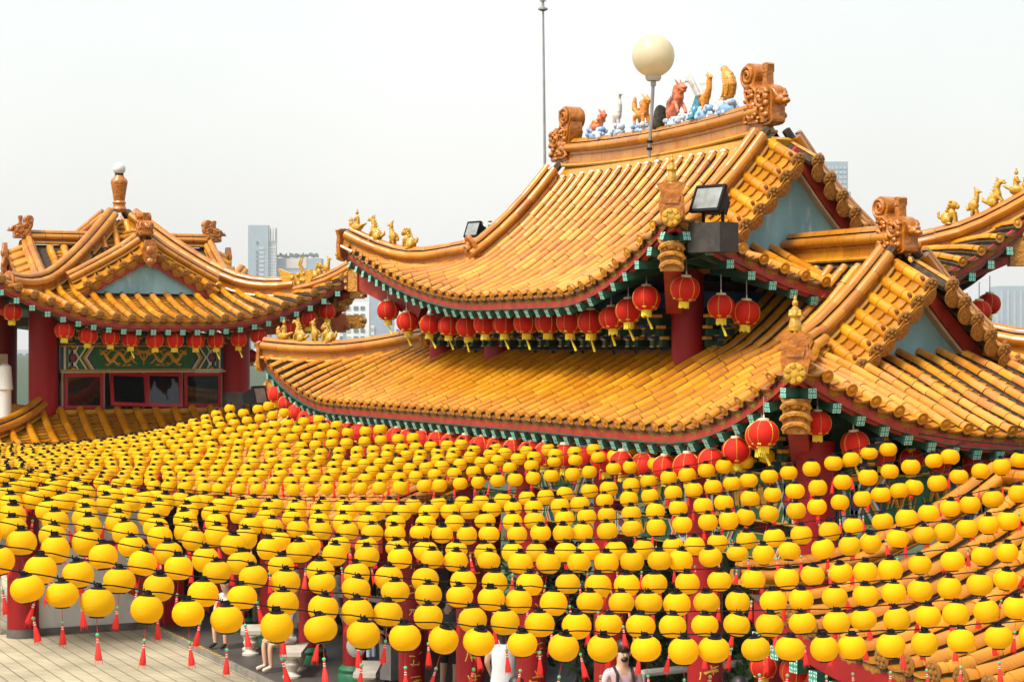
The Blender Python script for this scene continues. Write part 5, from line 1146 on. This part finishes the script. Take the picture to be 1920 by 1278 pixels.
def flood(p, yaw, pitch, k, label, post=.5, box=False):
    o = thing('floodlight', p, label, 'floodlight', 'floodlights on the roofs')
    R = T(Vector(p)+Vector((0, 0, post+.28*k))) @ Matrix.Rotation(yaw, 4, 'Z') @ Matrix.Rotation(pitch, 4, 'X') @ Matrix.Scale(k, 4)
    m = MB(); m.add([(-.42, -.2, -.3), (.42, -.2, -.3), (.42, -.2, .3), (-.42, -.2, .3), (-.26, .25, -.2), (.26, .25, -.2), (.26, .25, .2), (-.26, .25, .2)], [(0, 1, 2, 3), (4, 7, 6, 5), (0, 4, 5, 1), (1, 5, 6, 2), (2, 6, 7, 3), (3, 7, 4, 0)])
    for z in (-.32, .32): m.box((0, -.2, z), (.9, .1, .06))
    for x in (-.43, .43): m.box((x, -.2, 0), (.06, .1, .6))
    for i in range(5): m.box((-.2+.1*i, .3, 0), (.02, .12, .36))
    m.obj('housing', M_BLACK, o, R, smooth=0)
    m = MB(); m.box((0, -.225, 0), (.78, .02, .54)); m.obj('lens', mat('lamp_glass', (.22, .235, .225), .3, noise=.25, nscale=4), o, R)
    m = MB()
    for s in (-1, 1): x = Matrix.Rotation(yaw, 4, 'Z') @ Vector((s*.3*k, 0, 0)); m.tube([Vector(p)+x, Vector(p)+x+Vector((0, 0, post+.1))], .035*k+.01, 6)
    m.obj('stand', M_BLACK, o)
    if box: m = MB(); m.box((0, 0, -.3), (1.0*k, .7*k, .6), T(p) @ Matrix.Rotation(yaw, 4, 'Z')); m.obj('mounting_box', mat('sooty_box', (.035, .03, .026), .7, noise=.4, nscale=5, dirt=.3, dirtcol=(.12, .1, .08)), o)
flood(onY(1337, 418, 34.35), -1.25, math.radians(-24), .85, 'large black floodlight on a sooty box beside the upper gable', .18, True)
fp = onX(893, 474, 23.0); flood(fp, -1.35, math.radians(-20), .66, 'black floodlight on two posts behind the upper roof hip ridge', .42)
flood(at(478, 775, 56), .75, math.radians(-12), .8, 'black floodlight above the yellow lanterns beside the pavilion column', .25)
m = MB(); R_ = random.Random(1)
for k in range(14): c = fp+Vector((.3+R_.uniform(-.12, .2), R_.uniform(-.1, .2), .55+R_.uniform(0, .35))); m.ball(c, (.07, .07, .03), 5, 4)
m.obj('roof_weed', mat('leaf_bright', (.12, .24, .03), .6), label='small green weed growing behind the floodlight on the hip ridge', cat='plant')
# ------------------------------------------------------------------ far city
def bmat(n, c, r=.7): return mat('city_'+n, c, r, noise=.06, nscale=.05)
B_PALE = bmat('pale', (.60, .60, .57)); B_BLUE = bmat('bluegrey', (.24, .31, .36)); B_WIN = bmat('window', (.10, .14, .18), .2); B_GREY = bmat('grey', (.36, .40, .42)); B_TAN = bmat('tan', (.5, .38, .26))
def tower(name, px0, px1, py0, d, label, wall, depth=.6, base=None):
    """box tower with its front square to the line of sight; returns helper for windows on the front"""
    d = d*1.8; w_ = (px1-px0)/F*d; c = at((px0+px1)/2, py0, d); top = c.z; z0 = base if base is not None else -110.0
    rt = Vector((CT, -ST, 0)); fw = Vector((ST, CT, 0)); dp = w_*depth
    o = thing(name, (c.x, c.y, z0), label, 'building', 'far city buildings')
    M = frame((c.x, c.y, 0), rt, fw, (0, 0, 1)); m = MB(); m.box((0, dp/2, (top+z0)/2), (w_, dp, top-z0), M); m.obj('wall', wall, o, smooth=0)
    def px2(x, y): return ((x-(px0+px1)/2)/F*d, (HZ-y)/F*d+Z0)
    def rect(nm, x0, x1, y0, y1, mm, out=.15, th=.3):
        (a, zt), (b, zb) = px2(x0, y0), px2(x1, y1); q = MB(); q.box(((a+b)/2, -out*d/1800, (zt+zb)/2), (b-a, th*d/1800, zt-zb), M); return q.obj(nm, mm, o, smooth=0)
    return o, rect, M, px2
o, rect, M, p2 = tower('office_tower', 465, 503, 422, 2900, 'tall blue-grey tower with a single column of small windows behind the pavilion', B_BLUE)
for k in range(9): rect('window', 480, 484.5, 452+12*k if k == 0 else 462+8.2*k, 457+12*k if k == 0 else 467+8.2*k, B_WIN, .4)
for k in range(8): rect('window_bay', 485.5, 495, 463+8.2*k, 468+8.2*k, B_GREY, .3)
o, rect, M, p2 = tower('white_fin_tower', 503.2, 518.5, 427, 2905, 'narrow tower face with pale fins and a fine window grid beside the blue-grey tower', B_GREY)
for k in range(3): rect('fin', 504+4.6*k, 507+4.6*k, 427, 452, B_PALE, 1.0)
for r in range(11):
    for k in range(4): rect('window', 504+3.6*k, 506.4+3.6*k, 462+6*r, 466+6*r, B_PALE, .4)
o, rect, M, p2 = tower('roof_garden_block', 518.6, 602, 484, 2920, 'broad grey block with a roof garden and rust-stained panels', B_BLUE)
rect('stained_panel', 537, 575, 485, 503, bmat('stain', (.55, .47, .42)), .4)
for k in range(4): rect('glass_bay', 521+12*k, 531+12*k, 512, 560, B_GREY, .4)
ROOFG = mat('roof_garden_leaf', (.05, .10, .05), .8, noise=.4, nscale=.3); R_ = random.Random(8)
for k in range(16):
    a, z = p2(521+k*4.8, 484); m = MB(); hh = R_.uniform(6, 15)
    for j in range(6): m.ball((a+R_.uniform(-4, 4), R_.uniform(0, 9), z+hh*R_.uniform(.3, 1)), (R_.uniform(2, 4.5), 3, R_.uniform(1.8, 4)), 6, 4, M)
    m.tube([M @ Vector((a, 2, z)), M @ Vector((a, 2, z+hh))], .4, 4); m.obj('roof_shrub', ROOFG, o)
o, rect, M, p2 = tower('white_apartment_block', 606, 692, 566, 1700, 'white apartment block with rows of dark windows seen between the roofs', bmat('white', (.66, .67, .65)))
for r in range(15):
    for x, w_ in ((611, 8), (622, 7), (637, 9), (650, 7), (663, 9), (676, 8)): rect('window', x, x+w_, 574+14*r, 581+14*r, B_WIN if w_ > 7 else B_GREY, .4)
rect('stair_core', 643, 648, 566, 790, B_BLUE, .5)
o, rect, M, p2 = tower('blue_grey_slab', 692.5, 738, 540, 1750, 'plain blue-grey slab block beside the white apartments', bmat('slab', (.27, .34, .42)))
rect('balcony_stack', 693, 702, 610, 780, bmat('white', (.66, .67, .65)), .8)
for r in range(10): rect('balcony', 694, 701, 614+14*r, 620+14*r, B_TAN if r == 0 else B_WIN, 1.2)
o, rect, M, p2 = tower('low_pale_block', 739, 800, 610, 1650, 'pale apartment block low behind the hall ridge with small windows', B_PALE)
for r in range(10):
    for k in range(4): rect('window', 743+13*k, 749+13*k, 617+12*r, 623+12*r, B_WIN, .4)
o, rect, M, p2 = tower('near_white_flats', 470, 604, 655, 1500, 'white flats with square windows just above the yellow lanterns beside the pavilion column', bmat('white', (.66, .67, .65)))
for r in range(8):
    for x in (474, 486, 500, 516, 530, 545, 560, 578, 592): rect('window', x, x+7.5, 662+14*r, 670+14*r, B_WIN if x % 3 else B_GREY, .4)
o, rect, M, p2 = tower('open_crown_tower', 1548, 1590, 303, 2300, 'grey tower with an open frame crown behind the upper gable', B_BLUE)
for r in range(22):
    for k in range(5): rect('window', 1551+7.6*k, 1556+7.6*k, 312+9*r, 317+9*r, B_GREY, .4)
rect('side_wing', 1590, 1594, 360, 660, B_BLUE, 0, 10)
fr_ = MB()
for x in (1524, 1538, 1547): (a, zt), (_, zb) = p2(x, 304), p2(x, 340); fr_.box((a, 3, (zt+zb)/2), (5, 5, zt-zb), M)
for yy in (304.5, 322): (a, zt), (b, _) = p2(1523, yy), p2(1548, yy); fr_.box(((a+b)/2, 3, zt), (b-a, 5, 5), M)
fr_.obj('crown_frame', B_BLUE, o)
(a, zt), (b, zb) = p2(1523, 328), p2(1548, 660); m = MB(); m.box(((a+b)/2, 6, (zt+zb)/2), (b-a, 8, zt-zb), M); m.obj('side_wall', B_GREY, o)
o, rect, M, p2 = tower('hazy_tower', 1872, 1990, 536, 3300, 'pale hazy tower block behind the far gable corner lanterns', B_BLUE)
for k in range(6): rect('vertical_fin', 1876+12*k, 1880+12*k, 545, 700, B_GREY, .5)
o, rect, M, p2 = tower('hazy_low_block', 1800, 1871, 580, 3250, 'low hazy block behind the hanging red lanterns of the gable corner', B_GREY)
for k in range(5): rect('window_strip', 1804+13*k, 1812+13*k, 590, 660, B_BLUE, .5)
o, rect, M, p2 = tower('far_left_block', -60, 70, 655, 2000, 'pale block glimpsed behind the cream side wall of the pavilion', B_GREY)
for r in range(4):
    for k in range(8): rect('window', -50+14*k, -42+14*k, 662+14*r, 669+14*r, B_WIN, .4)
# ------------------------------------------------------------------ trees beyond the hall
LEAFS = [mat('leaf_a', (0, 0, 0), .55, noise=.2, nscale=3, cols=[(.030, .085, .018), (.055, .13, .03), (.04, .10, .02), (.08, .16, .04)]), mat('leaf_b', (0, 0, 0), .55, noise=.2, nscale=3, cols=[(.02, .06, .022), (.035, .085, .03), (.05, .11, .04)])]
M_BARK = mat('bark', (.08, .06, .045), .9, noise=.4, nscale=4)
def tree(x, y, z0, h, r, seed, label):
    R = np.random.RandomState(seed); o = thing('broadleaf_tree', (x, y, z0), label, 'tree', 'trees beyond the hall')
    m = MB(); m.tube([(x, y, z0), (x+.1, y, z0+h*.3), (x, y+.2, z0+h*.6)], [.22, .16, .1], 8)
    for k in range(6): a = k*1.05+R.rand(); m.tube([(x, y, z0+h*(.3+.05*k)), (x+r*.5*math.cos(a), y+r*.5*math.sin(a), z0+h*(.5+.07*k))], [.09, .03], 6)
    m.obj('trunk', M_BARK, o); vs = []; fs = []
    for c in range(38):
        u = R.randn(3); u /= np.linalg.norm(u); rad = R.rand()**.4; cc = np.array([x, y, z0+h*.62])+u*rad*np.array([r, r, h*.40]); cr_ = r*R.uniform(.16, .32)
        n = 70
        for k in range(n):
            v = R.randn(3); v /= np.linalg.norm(v); p = cc+v*cr_*R.rand()**.33; a = R.randn(3); a /= np.linalg.norm(a); b = np.cross(a, v); b /= np.linalg.norm(b)+1e-6
            s = R.uniform(.09, .18); i = len(vs); vs += [tuple(p-a*s), tuple(p+b*s*.5), tuple(p+a*s), tuple(p-b*s*.5)]; fs.append([i, i+1, i+2, i+3])
    me = bpy.data.meshes.new('crown'); me.from_pydata(vs, [], fs); me.materials.append(LEAFS[seed % 2]); me.update(); link('crown', me, o)
for i, (px, py, d, h, r, lb) in enumerate(((1180, 960, 58, 11, 3.2, 'broad green tree glimpsed between two red columns with gold lettering'), (1290, 985, 55, 10.5, 3.0, 'leafy green tree behind the white railing'), (1420, 960, 52, 11, 3.2, 'dense tree behind the red corner column of the hall'), (1230, 1080, 64, 9, 3.4, 'dark tree low beyond the railing, behind the hanging sign'), (1100, 1040, 62, 10, 3, 'tree between the couplet columns under the painted beams'), (880, 1060, 72, 10, 3.2, 'tree seen through the hall below the painted cross beam'), (730, 1070, 80, 11, 3.5, 'tree seen beyond the covered walk'), (1480, 1020, 50, 9, 2.6, 'bright young tree close to the corner of the hall'), (620, 1080, 86, 10, 3.4, 'dark tree at the far end of the covered walk'), (1350, 1130, 60, 8, 3, 'shrubby tree below the platform railing'), (1560, 1000, 54, 9, 3, 'tree in the shade behind the gate house'))):
    p = at(px, py, d); tree(p.x, p.y, p.z-h*.85, h, r, i+3, lb)
for i in range(9):
    y_ = 36+i*4.6; tree(32.6+(i % 3)*1.2, y_, -6.5, 8.6+(i % 2)*1.2, 2.6, 30+i, 'leafy tree in the row just beyond the platform balustrade, '+('first' if i == 0 else ORD[i])+' from the hall gable end')
# ------------------------------------------------------------------ platform furniture
M_STONE = mat('bench_stone', (.55, .50, .42), .6, noise=.15, nscale=4, dirt=.3, dirtcol=(.3, .27, .22))
def bench(c, yaw, L, label):
    o = thing('stone_bench', c, label, 'bench', 'stone benches on the platform'); M = T(c) @ Matrix.Rotation(yaw, 4, 'Z')
    m = MB(); m.box((0, 0, .72), (L, .62, .12), M); m.box((0, 0, .64), (L*.94, .54, .06), M); m.obj('seat', M_STONE, o)
    for s in (-1, 1): m = MB(); m.lathe([(.27, 0), (.27, .06), (.2, .1), (.14, .18), (.22, .32), (.24, .4), (.17, .52), (.25, .58), (.25, .63)], M @ T(s*L*.34, 0, 0), 14); m.obj('baluster_leg', M_STONE, o)
fl = lambda px, py: onZ(px, py, .2)
bench(fl(470, 1222), 1.25, 1.5, 'white stone bench with turned legs beside the seated boy in white')
bench(fl(553, 1262), 1.1, 2.0, 'white stone bench carrying the woman in a white skirt')
bench(fl(690, 1302), 1.1, 2.2, 'stone bench with a plastic bag of bottles on it')
bench(fl(520, 1160), 1.35, 2.2, 'stone bench farther along the covered walk by the balustrade')
def rail(a, b, label):
    a, b = Vector(a), Vector(b); o = thing('stone_balustrade', (a+b)/2, label, 'balustrade'); L = (b-a).length; n = max(2, int(L/1.9))
    for i in range(n+1):
        p = a.lerp(b, i/n); m = MB(); m.lathe([(.15, 0), (.15, 1.5), (.19, 1.56), (.13, 1.62), (.17, 1.75), (.12, 1.95), (.02, 2.0)], T(p), 10); m.obj('post', M_STONE, o)
        if i < n:
            q = a.lerp(b, (i+1)/n); m = MB(); m.bar(p+Vector((0, 0, 1.35)), q+Vector((0, 0, 1.35)), .2, .16); m.obj('handrail', M_STONE, o); m = MB(); m.bar(p+Vector((0, 0, .55)), q+Vector((0, 0, .55)), .12, .75); m.obj('panel', M_STONE, o)
rail((29.9, 30, .2), (29.9, 60, .2), 'white stone balustrade along the far edge of the hall platform')
rail((24.4, 60.2, .2), (22.2, 66.5, .2), 'white stone balustrade beside the benches under the covered walk')
# white pipe railing and sign
p0, p1 = fl(1205, 1420), fl(1400, 1395); z = Vector((0, 0, 1)); rl = thing('pipe_railing', p0, 'white pipe railing between the lettered columns', 'railing')
for h in (2.0, 1.3): m = MB(); m.tube([p0+z*h, p1+z*h], .09, 8); m.obj('rail', M_WHITEP, rl)
for q in (0, .5, 1): m = MB(); m.tube([p0.lerp(p1, q), p0.lerp(p1, q)+z*2.0], .07, 8); m.obj('post', M_WHITEP, rl)
sp_ = at(1205, 1192, 42.5); sg = thing('direction_sign', sp_, 'orange direction sign with red characters and arrow on the railing', 'sign'); M = frame(sp_, (CT, -ST, 0), (ST, CT, 0), (0, 0, 1))
m = MB(); m.box((0, 0, 0), (.42, .04, .42), M); m.obj('board', mat('sign_orange', (.72, .36, .05), .5, noise=.1), sg)
m = MB(); m.box((.03, -.03, -.12), (.24, .01, .025), M); m.box((.15, -.03, -.15), (.025, .01, .08), M)
for k, (x, zz) in enumerate(((-.05, .12), (.05, .12), (-.1, 0), (0, .02), (.1, .01))): m.box((x, -.03, zz), (.06, .01, .012), M); m.box((x, -.03, zz+.02), (.012, .01, .07), M)
m.obj('red_lettering', mat('sign_red', (.5, .05, .02), .5), sg)
# hose reel and red cabinet by the white wall
hp_ = Vector((18.2, 67.62, 1.7)); hr = thing('hose_reel', hp_, 'round red fire hose reel with black hose on the white wall', 'hose reel'); RX = T(hp_) @ Matrix.Rotation(math.pi/2, 4, 'X')
m = MB(); m.lathe([(.5, 0), (.5, .05), (.2, .06), (.2, .2), (.5, .21), (.5, .26)], RX, 20); m.obj('drum', M_FASC, hr)
m = MB()
for k in range(4): m.tube([RX @ Vector(((.3+.04*k)*math.cos(t), (.3+.04*k)*math.sin(t), .13)) for t in np.linspace(0, 6.28, 22)], .05, 6)
m.obj('hose', M_BLACK, hr)
m = MB(); m.prism([(-.35, 0), (.35, 0), (.35, 1.9), (.2, 2.3), (-.35, 2.3)], -.3, .3, T(19.35, 67.2, .2) @ Matrix.Rotation(math.pi/2, 4, 'X')); m.obj('red_cabinet', M_RED, label='red metal cabinet standing at the end of the white wall', cat='cabinet')
bg = fl(668, 1285)+Vector((0, 0, .85)); bp_ = thing('plastic_bag', bg, 'clear plastic bag with water bottles on the stone bench', 'bag')
M_BAG = mat('thin_plastic', (.75, .75, .72), .25, noise=.05, trans=.6)
m = MB(); m.ball(bg+Vector((0, 0, .3)), (.3, .25, .34), 12, 8); m.tube([bg+Vector((0, 0, .55)), bg+Vector((.03, 0, .85))], [.14, .03], 8); link('bag', remesh(m, 'bag', M_BAG, .04), bp_)
for k in range(2): m = MB(); m.lathe([(.07, 0), (.07, .3), (.03, .38), (.03, .44)], T(bg+Vector((.28+.14*k, -.25, 0))), 10); m.obj('bottle', mat('bottle_blue', (.45, .55, .66), .15, noise=.1), bp_)
sc = fl(738, 1278); su = thing('suitcase', sc, 'silver grey suitcase standing behind a red column', 'suitcase'); M = T(sc) @ Matrix.Rotation(.5, 4, 'Z')
m = MB(); m.box((0, 0, .62), (.75, .4, 1.0), M); m.obj('shell', mat('suitcase_grey', (.42, .40, .38), .4, noise=.15), su)
for s in (-1, 1): m = MB(); m.lathe([(.07, -.03), (.07, .03)], M @ T(s*.3, 0, .07) @ Matrix.Rotation(math.pi/2, 4, 'Y'), 10); m.obj('wheel', M_BLACK, su); m = MB(); m.tube([M @ Vector((s*.18, .12, 1.1)), M @ Vector((s*.18, .12, 1.7))], .02, 5); m.obj('handle_bar', M_GREY, su)
# ------------------------------------------------------------------ people
SKIN = mat('skin', (.55, .33, .22), .5, noise=.06); HAIR = mat('black_hair', (.015, .012, .01), .5, noise=.2); HAIRB = mat('brown_hair', (.10, .05, .025), .5, noise=.2)
def cloth(n, c): return mat('cloth_'+n, c, .85, noise=.12, nscale=5)
def person(loc, yaw, pose, top, bottom, shoe, label, hair=HAIR, skirt=None, long_top=False, longhair=False, lean=0.0):
    """one skinned body, joints in metres; x right, y forward, z up"""
    if pose == 'sit':
        hipz = .50; J = {'pel': (0, 0, hipz), 'bel': (0, .02+lean*.25, .68), 'che': (0, .04+lean*.6, .90), 'nec': (0, .06+lean*.8, 1.06), 'hb': (0, .09+lean, 1.14), 'ht': (0, .12+lean*1.1, 1.30)}
        for s, k in ((-1, 'l'), (1, 'r')):
            J[k+'hip'] = (s*.10, .02, hipz-.02); J[k+'kne'] = (s*.13, .43, .50); J[k+'ank'] = (s*.12, .40, .09); J[k+'toe'] = (s*.13, .58, .04)
            J[k+'sho'] = (s*.19, .03+lean*.7, 1.00); J[k+'elb'] = (s*.25, .12+lean*.7, .74); J[k+'wri'] = (s*.13, .36+lean*.3, .62); J[k+'han'] = (s*.08, .43+lean*.3, .58)
    else:
        st = .12 if pose == 'walk' else .02; J = {'pel': (0, 0, .93), 'bel': (0, .01, 1.10), 'che': (0, .02+lean*.2, 1.30), 'nec': (0, .02+lean*.3, 1.47), 'hb': (0, .04+lean*.4, 1.55), 'ht': (0, .06+lean*.45, 1.71)}
        for s, k in ((-1, 'l'), (1, 'r')):
            J[k+'hip'] = (s*.10, 0, .90); J[k+'kne'] = (s*.11, s*st+.03, .50); J[k+'ank'] = (s*.11, s*st*1.4-.02, .09); J[k+'toe'] = (s*.13, s*st*1.4+.16, .04)
            J[k+'sho'] = (s*.19, .01+lean*.25, 1.42); J[k+'elb'] = (s*.26, -.02+lean*.3, 1.14); J[k+'wri'] = (s*.24, .14+lean*.5, .95); J[k+'han'] = (s*.22, .2+lean*.5, .88)
    rad = {'pel': .145, 'bel': .13, 'che': .15, 'nec': .058, 'hb': .085, 'ht': .088, 'hip': .095, 'kne': .062, 'ank': .042, 'toe': .04, 'sho': .068, 'elb': .045, 'wri': .03, 'han': .04}
    names = list(J); idx = {n: i for i, n in enumerate(names)}
    E = [('pel', 'bel'), ('bel', 'che'), ('che', 'nec'), ('nec', 'hb'), ('hb', 'ht')]
    for k in 'lr': E += [('pel', k+'hip'), (k+'hip', k+'kne'), (k+'kne', k+'ank'), (k+'ank', k+'toe'), ('che', k+'sho'), (k+'sho', k+'elb'), (k+'elb', k+'wri'), (k+'wri', k+'han')]
    me = bpy.data.meshes.new('p'); me.from_pydata([J[n] for n in names], [(idx[a], idx[b]) for a, b in E], []); ob = bpy.data.objects.new('tmp', me)
    ob.modifiers.new('sk', 'SKIN'); ob.modifiers.new('ss', 'SUBSURF').levels = 2
    for n, v in zip(names, me.skin_vertices[0].data):
        r = rad.get(n, rad.get(n[1:], .05)); v.radius = (r, r*(.8 if n in ('pel', 'bel', 'che') else 1)); v.use_root = (n == 'pel')
    out = evaluated(ob, 'body')
    out.materials.clear()
    for m_ in (SKIN, top, bottom, shoe): out.materials.append(m_)
    segs = [(np.array(J[a]), np.array(J[b]), a, b) for a, b in E]
    for f_ in out.polygons:
        c = np.array(f_.center); best = None
        for a, b, an, bn in segs:
            t = np.clip(np.dot(c-a, b-a)/np.dot(b-a, b-a), 0, 1); dd = np.linalg.norm(c-a-(b-a)*t)
            if best is None or dd < best[0]: best = (dd, an, bn, t)
        _, an, bn, t = best; f_.use_smooth = True
        if bn in ('bel', 'che') or bn[1:] == 'sho' or (bn[1:] == 'elb' and t < .55) or (bn == 'nec' and t < .5): f_.material_index = 1
        elif bn[1:] == 'hip' or (bn[1:] == 'kne' and t < (.85 if not skirt else 0)): f_.material_index = 2
        elif bn[1:] == 'toe': f_.material_index = 3
    k = 1/S; M = T(loc) @ Matrix.Rotation(yaw, 4, 'Z') @ Matrix.Scale(k, 4)
    o = thing('person', loc, label, 'person'); link('body', out, o, M)
    hx = Vector(J['ht']); hb = Vector(J['hb']); hm = MB(); up = (hx-hb).normalized()
    hm.ball(hx+Vector((0, -.02, .015)), (.098, .108, .10), 14, 9); hm.ball(hx+Vector((0, -.06, -.04)), (.09, .07, .09), 10, 7)
    if longhair: hm.tube([hx+Vector((0, -.07, 0)), hx+Vector((0, -.1, -.15)), hx+Vector((0, -.1, -.34))], [.09, .09, .04], 8)
    hm.obj('hair', hair, o, M)
    fc = MB(); fp_ = hx.lerp(hb, .45)
    fc.ball(fp_+Vector((0, .098, -.01)), (.014, .02, .024), 6, 5); fc.obj('nose', SKIN, o, M)
    for s in (-1, 1):
        e = MB(); e.ball(fp_+Vector((s*.034, .082, .022)), (.014, .01, .009), 6, 5); e.obj('eye', HAIR, o, M); e = MB(); e.ball(fp_+Vector((s*.09, .0, .0)), (.015, .026, .034), 6, 5); e.obj('ear', SKIN, o, M)
        h = Vector(J[('l' if s < 0 else 'r')+'han']); hd = (h-Vector(J[('l' if s < 0 else 'r')+'wri'])).normalized(); fg = MB(); xs = Vector((1, 0, 0))
        for q, ln in ((-.028, .055), (-.01, .068), (.01, .065), (.027, .05)): fg.tube([h+xs*q+hd*.015, h+xs*q+hd*(.02+ln*.55), h+xs*q+hd*(.02+ln)+Vector((0, 0, -.018))], [.0095, .009, .007], 6)
        fg.tube([h-xs*s*.03, h-xs*s*.05+hd*.03, h-xs*s*.05+hd*.055], [.011, .0095, .008], 6); fg.obj('fingers', SKIN, o, M)
    mo = MB(); mo.ball(fp_+Vector((0, .083, -.052)), (.024, .008, .006), 6, 4); mo.obj('mouth', mat('lips', (.35, .10, .08), .5), o, M)
    if skirt:
        sk = MB()
        if pose == 'sit': sk.tube([(0, -.08, .56), (0, .12, .55), (0, .32, .54), (0, .40, .50)], [.17, .2, .21, .2], 14, flat=.5)
        else: sk.lathe([(.14, .98), (.19, .75), (.24, .5)], None, 14)
        sk.obj('skirt', skirt, o, M)
    if long_top:
        sk = MB(); sk.lathe([(.14, 1.42), (.19, 1.32), (.18, 1.05), (.22, .75), (.26, .5)], None, 16); sk.obj('loose_dress', top, o, M)
    return o
def faceto(dx, dy): return math.atan2(dy, dx)-math.pi/2
CAMDIR = faceto(-ST, -CT)
person(fl(437, 1210), CAMDIR-.5, 'sit', cloth('white', (.62, .62, .62)), cloth('black', (.02, .02, .022)), cloth('black', (.02, .02, .022)), 'boy in white shirt and black shorts leaning forward on a stone bench', lean=.16)
person(fl(541, 1254), CAMDIR-1.0, 'sit', cloth('lavender', (.33, .33, .48)), SKIN, cloth('cream', (.6, .5, .38)), 'person in lavender top and white skirt seated on a stone bench', skirt=cloth('white', (.62, .62, .62)), longhair=True)
person(fl(640, 1228), CAMDIR-1.5, 'sit', cloth('navy', (.03, .035, .07)), cloth('grey', (.2, .2, .2)), cloth('black', (.02, .02, .022)), 'brown-haired person in navy bending over behind the red columns', hair=HAIRB, lean=.3)
person(fl(842, 1305), CAMDIR+2.6, 'stand', cloth('pattern', (.08, .08, .085)), cloth('black', (.02, .02, .022)), cloth('black', (.02, .02, .022)), 'person in dark top and black shorts standing beside a lettered column')
person(fl(705, 1240), CAMDIR+.6, 'sit', cloth('navy', (.03, .035, .07)), cloth('black', (.02, .02, .022)), cloth('black', (.02, .02, .022)), 'person in dark clothes seated beside the suitcase', lean=.1)
person(fl(945, 1385), CAMDIR+2.9, 'stand', cloth('white', (.62, .62, .62)), cloth('white', (.62, .62, .62)), cloth('cream', (.6, .5, .38)), 'person in a loose white dress seen from behind beside a column', long_top=True, longhair=True)
pn = at(1166, 1256, 41); person((pn.x, pn.y, pn.z-1.42/S), CAMDIR+.25, 'stand', cloth('pink', (.60, .42, .45)), cloth('black', (.02, .02, .022)), cloth('black', (.02, .02, .022)), 'bearded man in a pink shirt with dark bag straps beside the direction sign')
Mp = T((pn.x, pn.y, pn.z-1.42/S)) @ Matrix.Rotation(CAMDIR+.25, 4, 'Z') @ Matrix.Scale(1/S, 4); pk = [o for o in COL.objects if o.name.startswith('person') and o.get('label', '').startswith('bearded')][0]
for s_ in (-1, 1): m = MB(); m.tube([(s_*.12, -.10, 1.40), (s_*.11, .02, 1.475), (s_*.10, .14, 1.40), (s_*.11, .17, 1.2), (s_*.14, .10, 1.0)], .022, 6); m.obj('bag_strap', cloth('black', (.02, .02, .022)), pk, Mp)
m = MB(); m.ball((0, .115, 1.575), (.05, .03, .035), 8, 6); m.obj('beard', HAIR, pk, Mp)
for px, dep, lb in ((968, 40, 'dark-haired person whose head top shows below the lanterns beside a red column'), (1386, 37, 'dark-haired person whose head top shows beside the gate house lanterns')):
    q = at(px, 1268, dep); person((q.x, q.y, q.z-1.80/S), CAMDIR, 'stand', cloth('grey', (.2, .2, .2)), cloth('black', (.02, .02, .022)), cloth('black', (.02, .02, .022)), lb)
# ------------------------------------------------------------------ haze
hz = bpy.data.materials.new('haze_air'); hz.use_nodes = True; hn = hz.node_tree.nodes; hn.clear(); ho = hn.new('ShaderNodeOutputMaterial'); pv_ = hn.new('ShaderNodeVolumePrincipled')
pv_.inputs['Color'].default_value = (.93, .945, .95, 1); pv_.inputs['Density'].default_value = .00010; pv_.inputs['Anisotropy'].default_value = .2; hz.node_tree.links.new(pv_.outputs[0], ho.inputs['Volume'])
m = MB(); m.box((2550, 2850, 250), (6400, 7000, 760)); m.obj('haze', hz, kind='stuff', smooth=0, label='pale haze in the air over the city', cat='haze')
bpy.data.scenes.remove(TS_)
# ------------------------------------------------------------------ layout units -> metres
for o in list(COL.objects):
    if o.parent is None: o.matrix_basis = Matrix.Scale(S, 4) @ o.matrix_basis
camo.scale = (1, 1, 1); so.scale = (1, 1, 1)
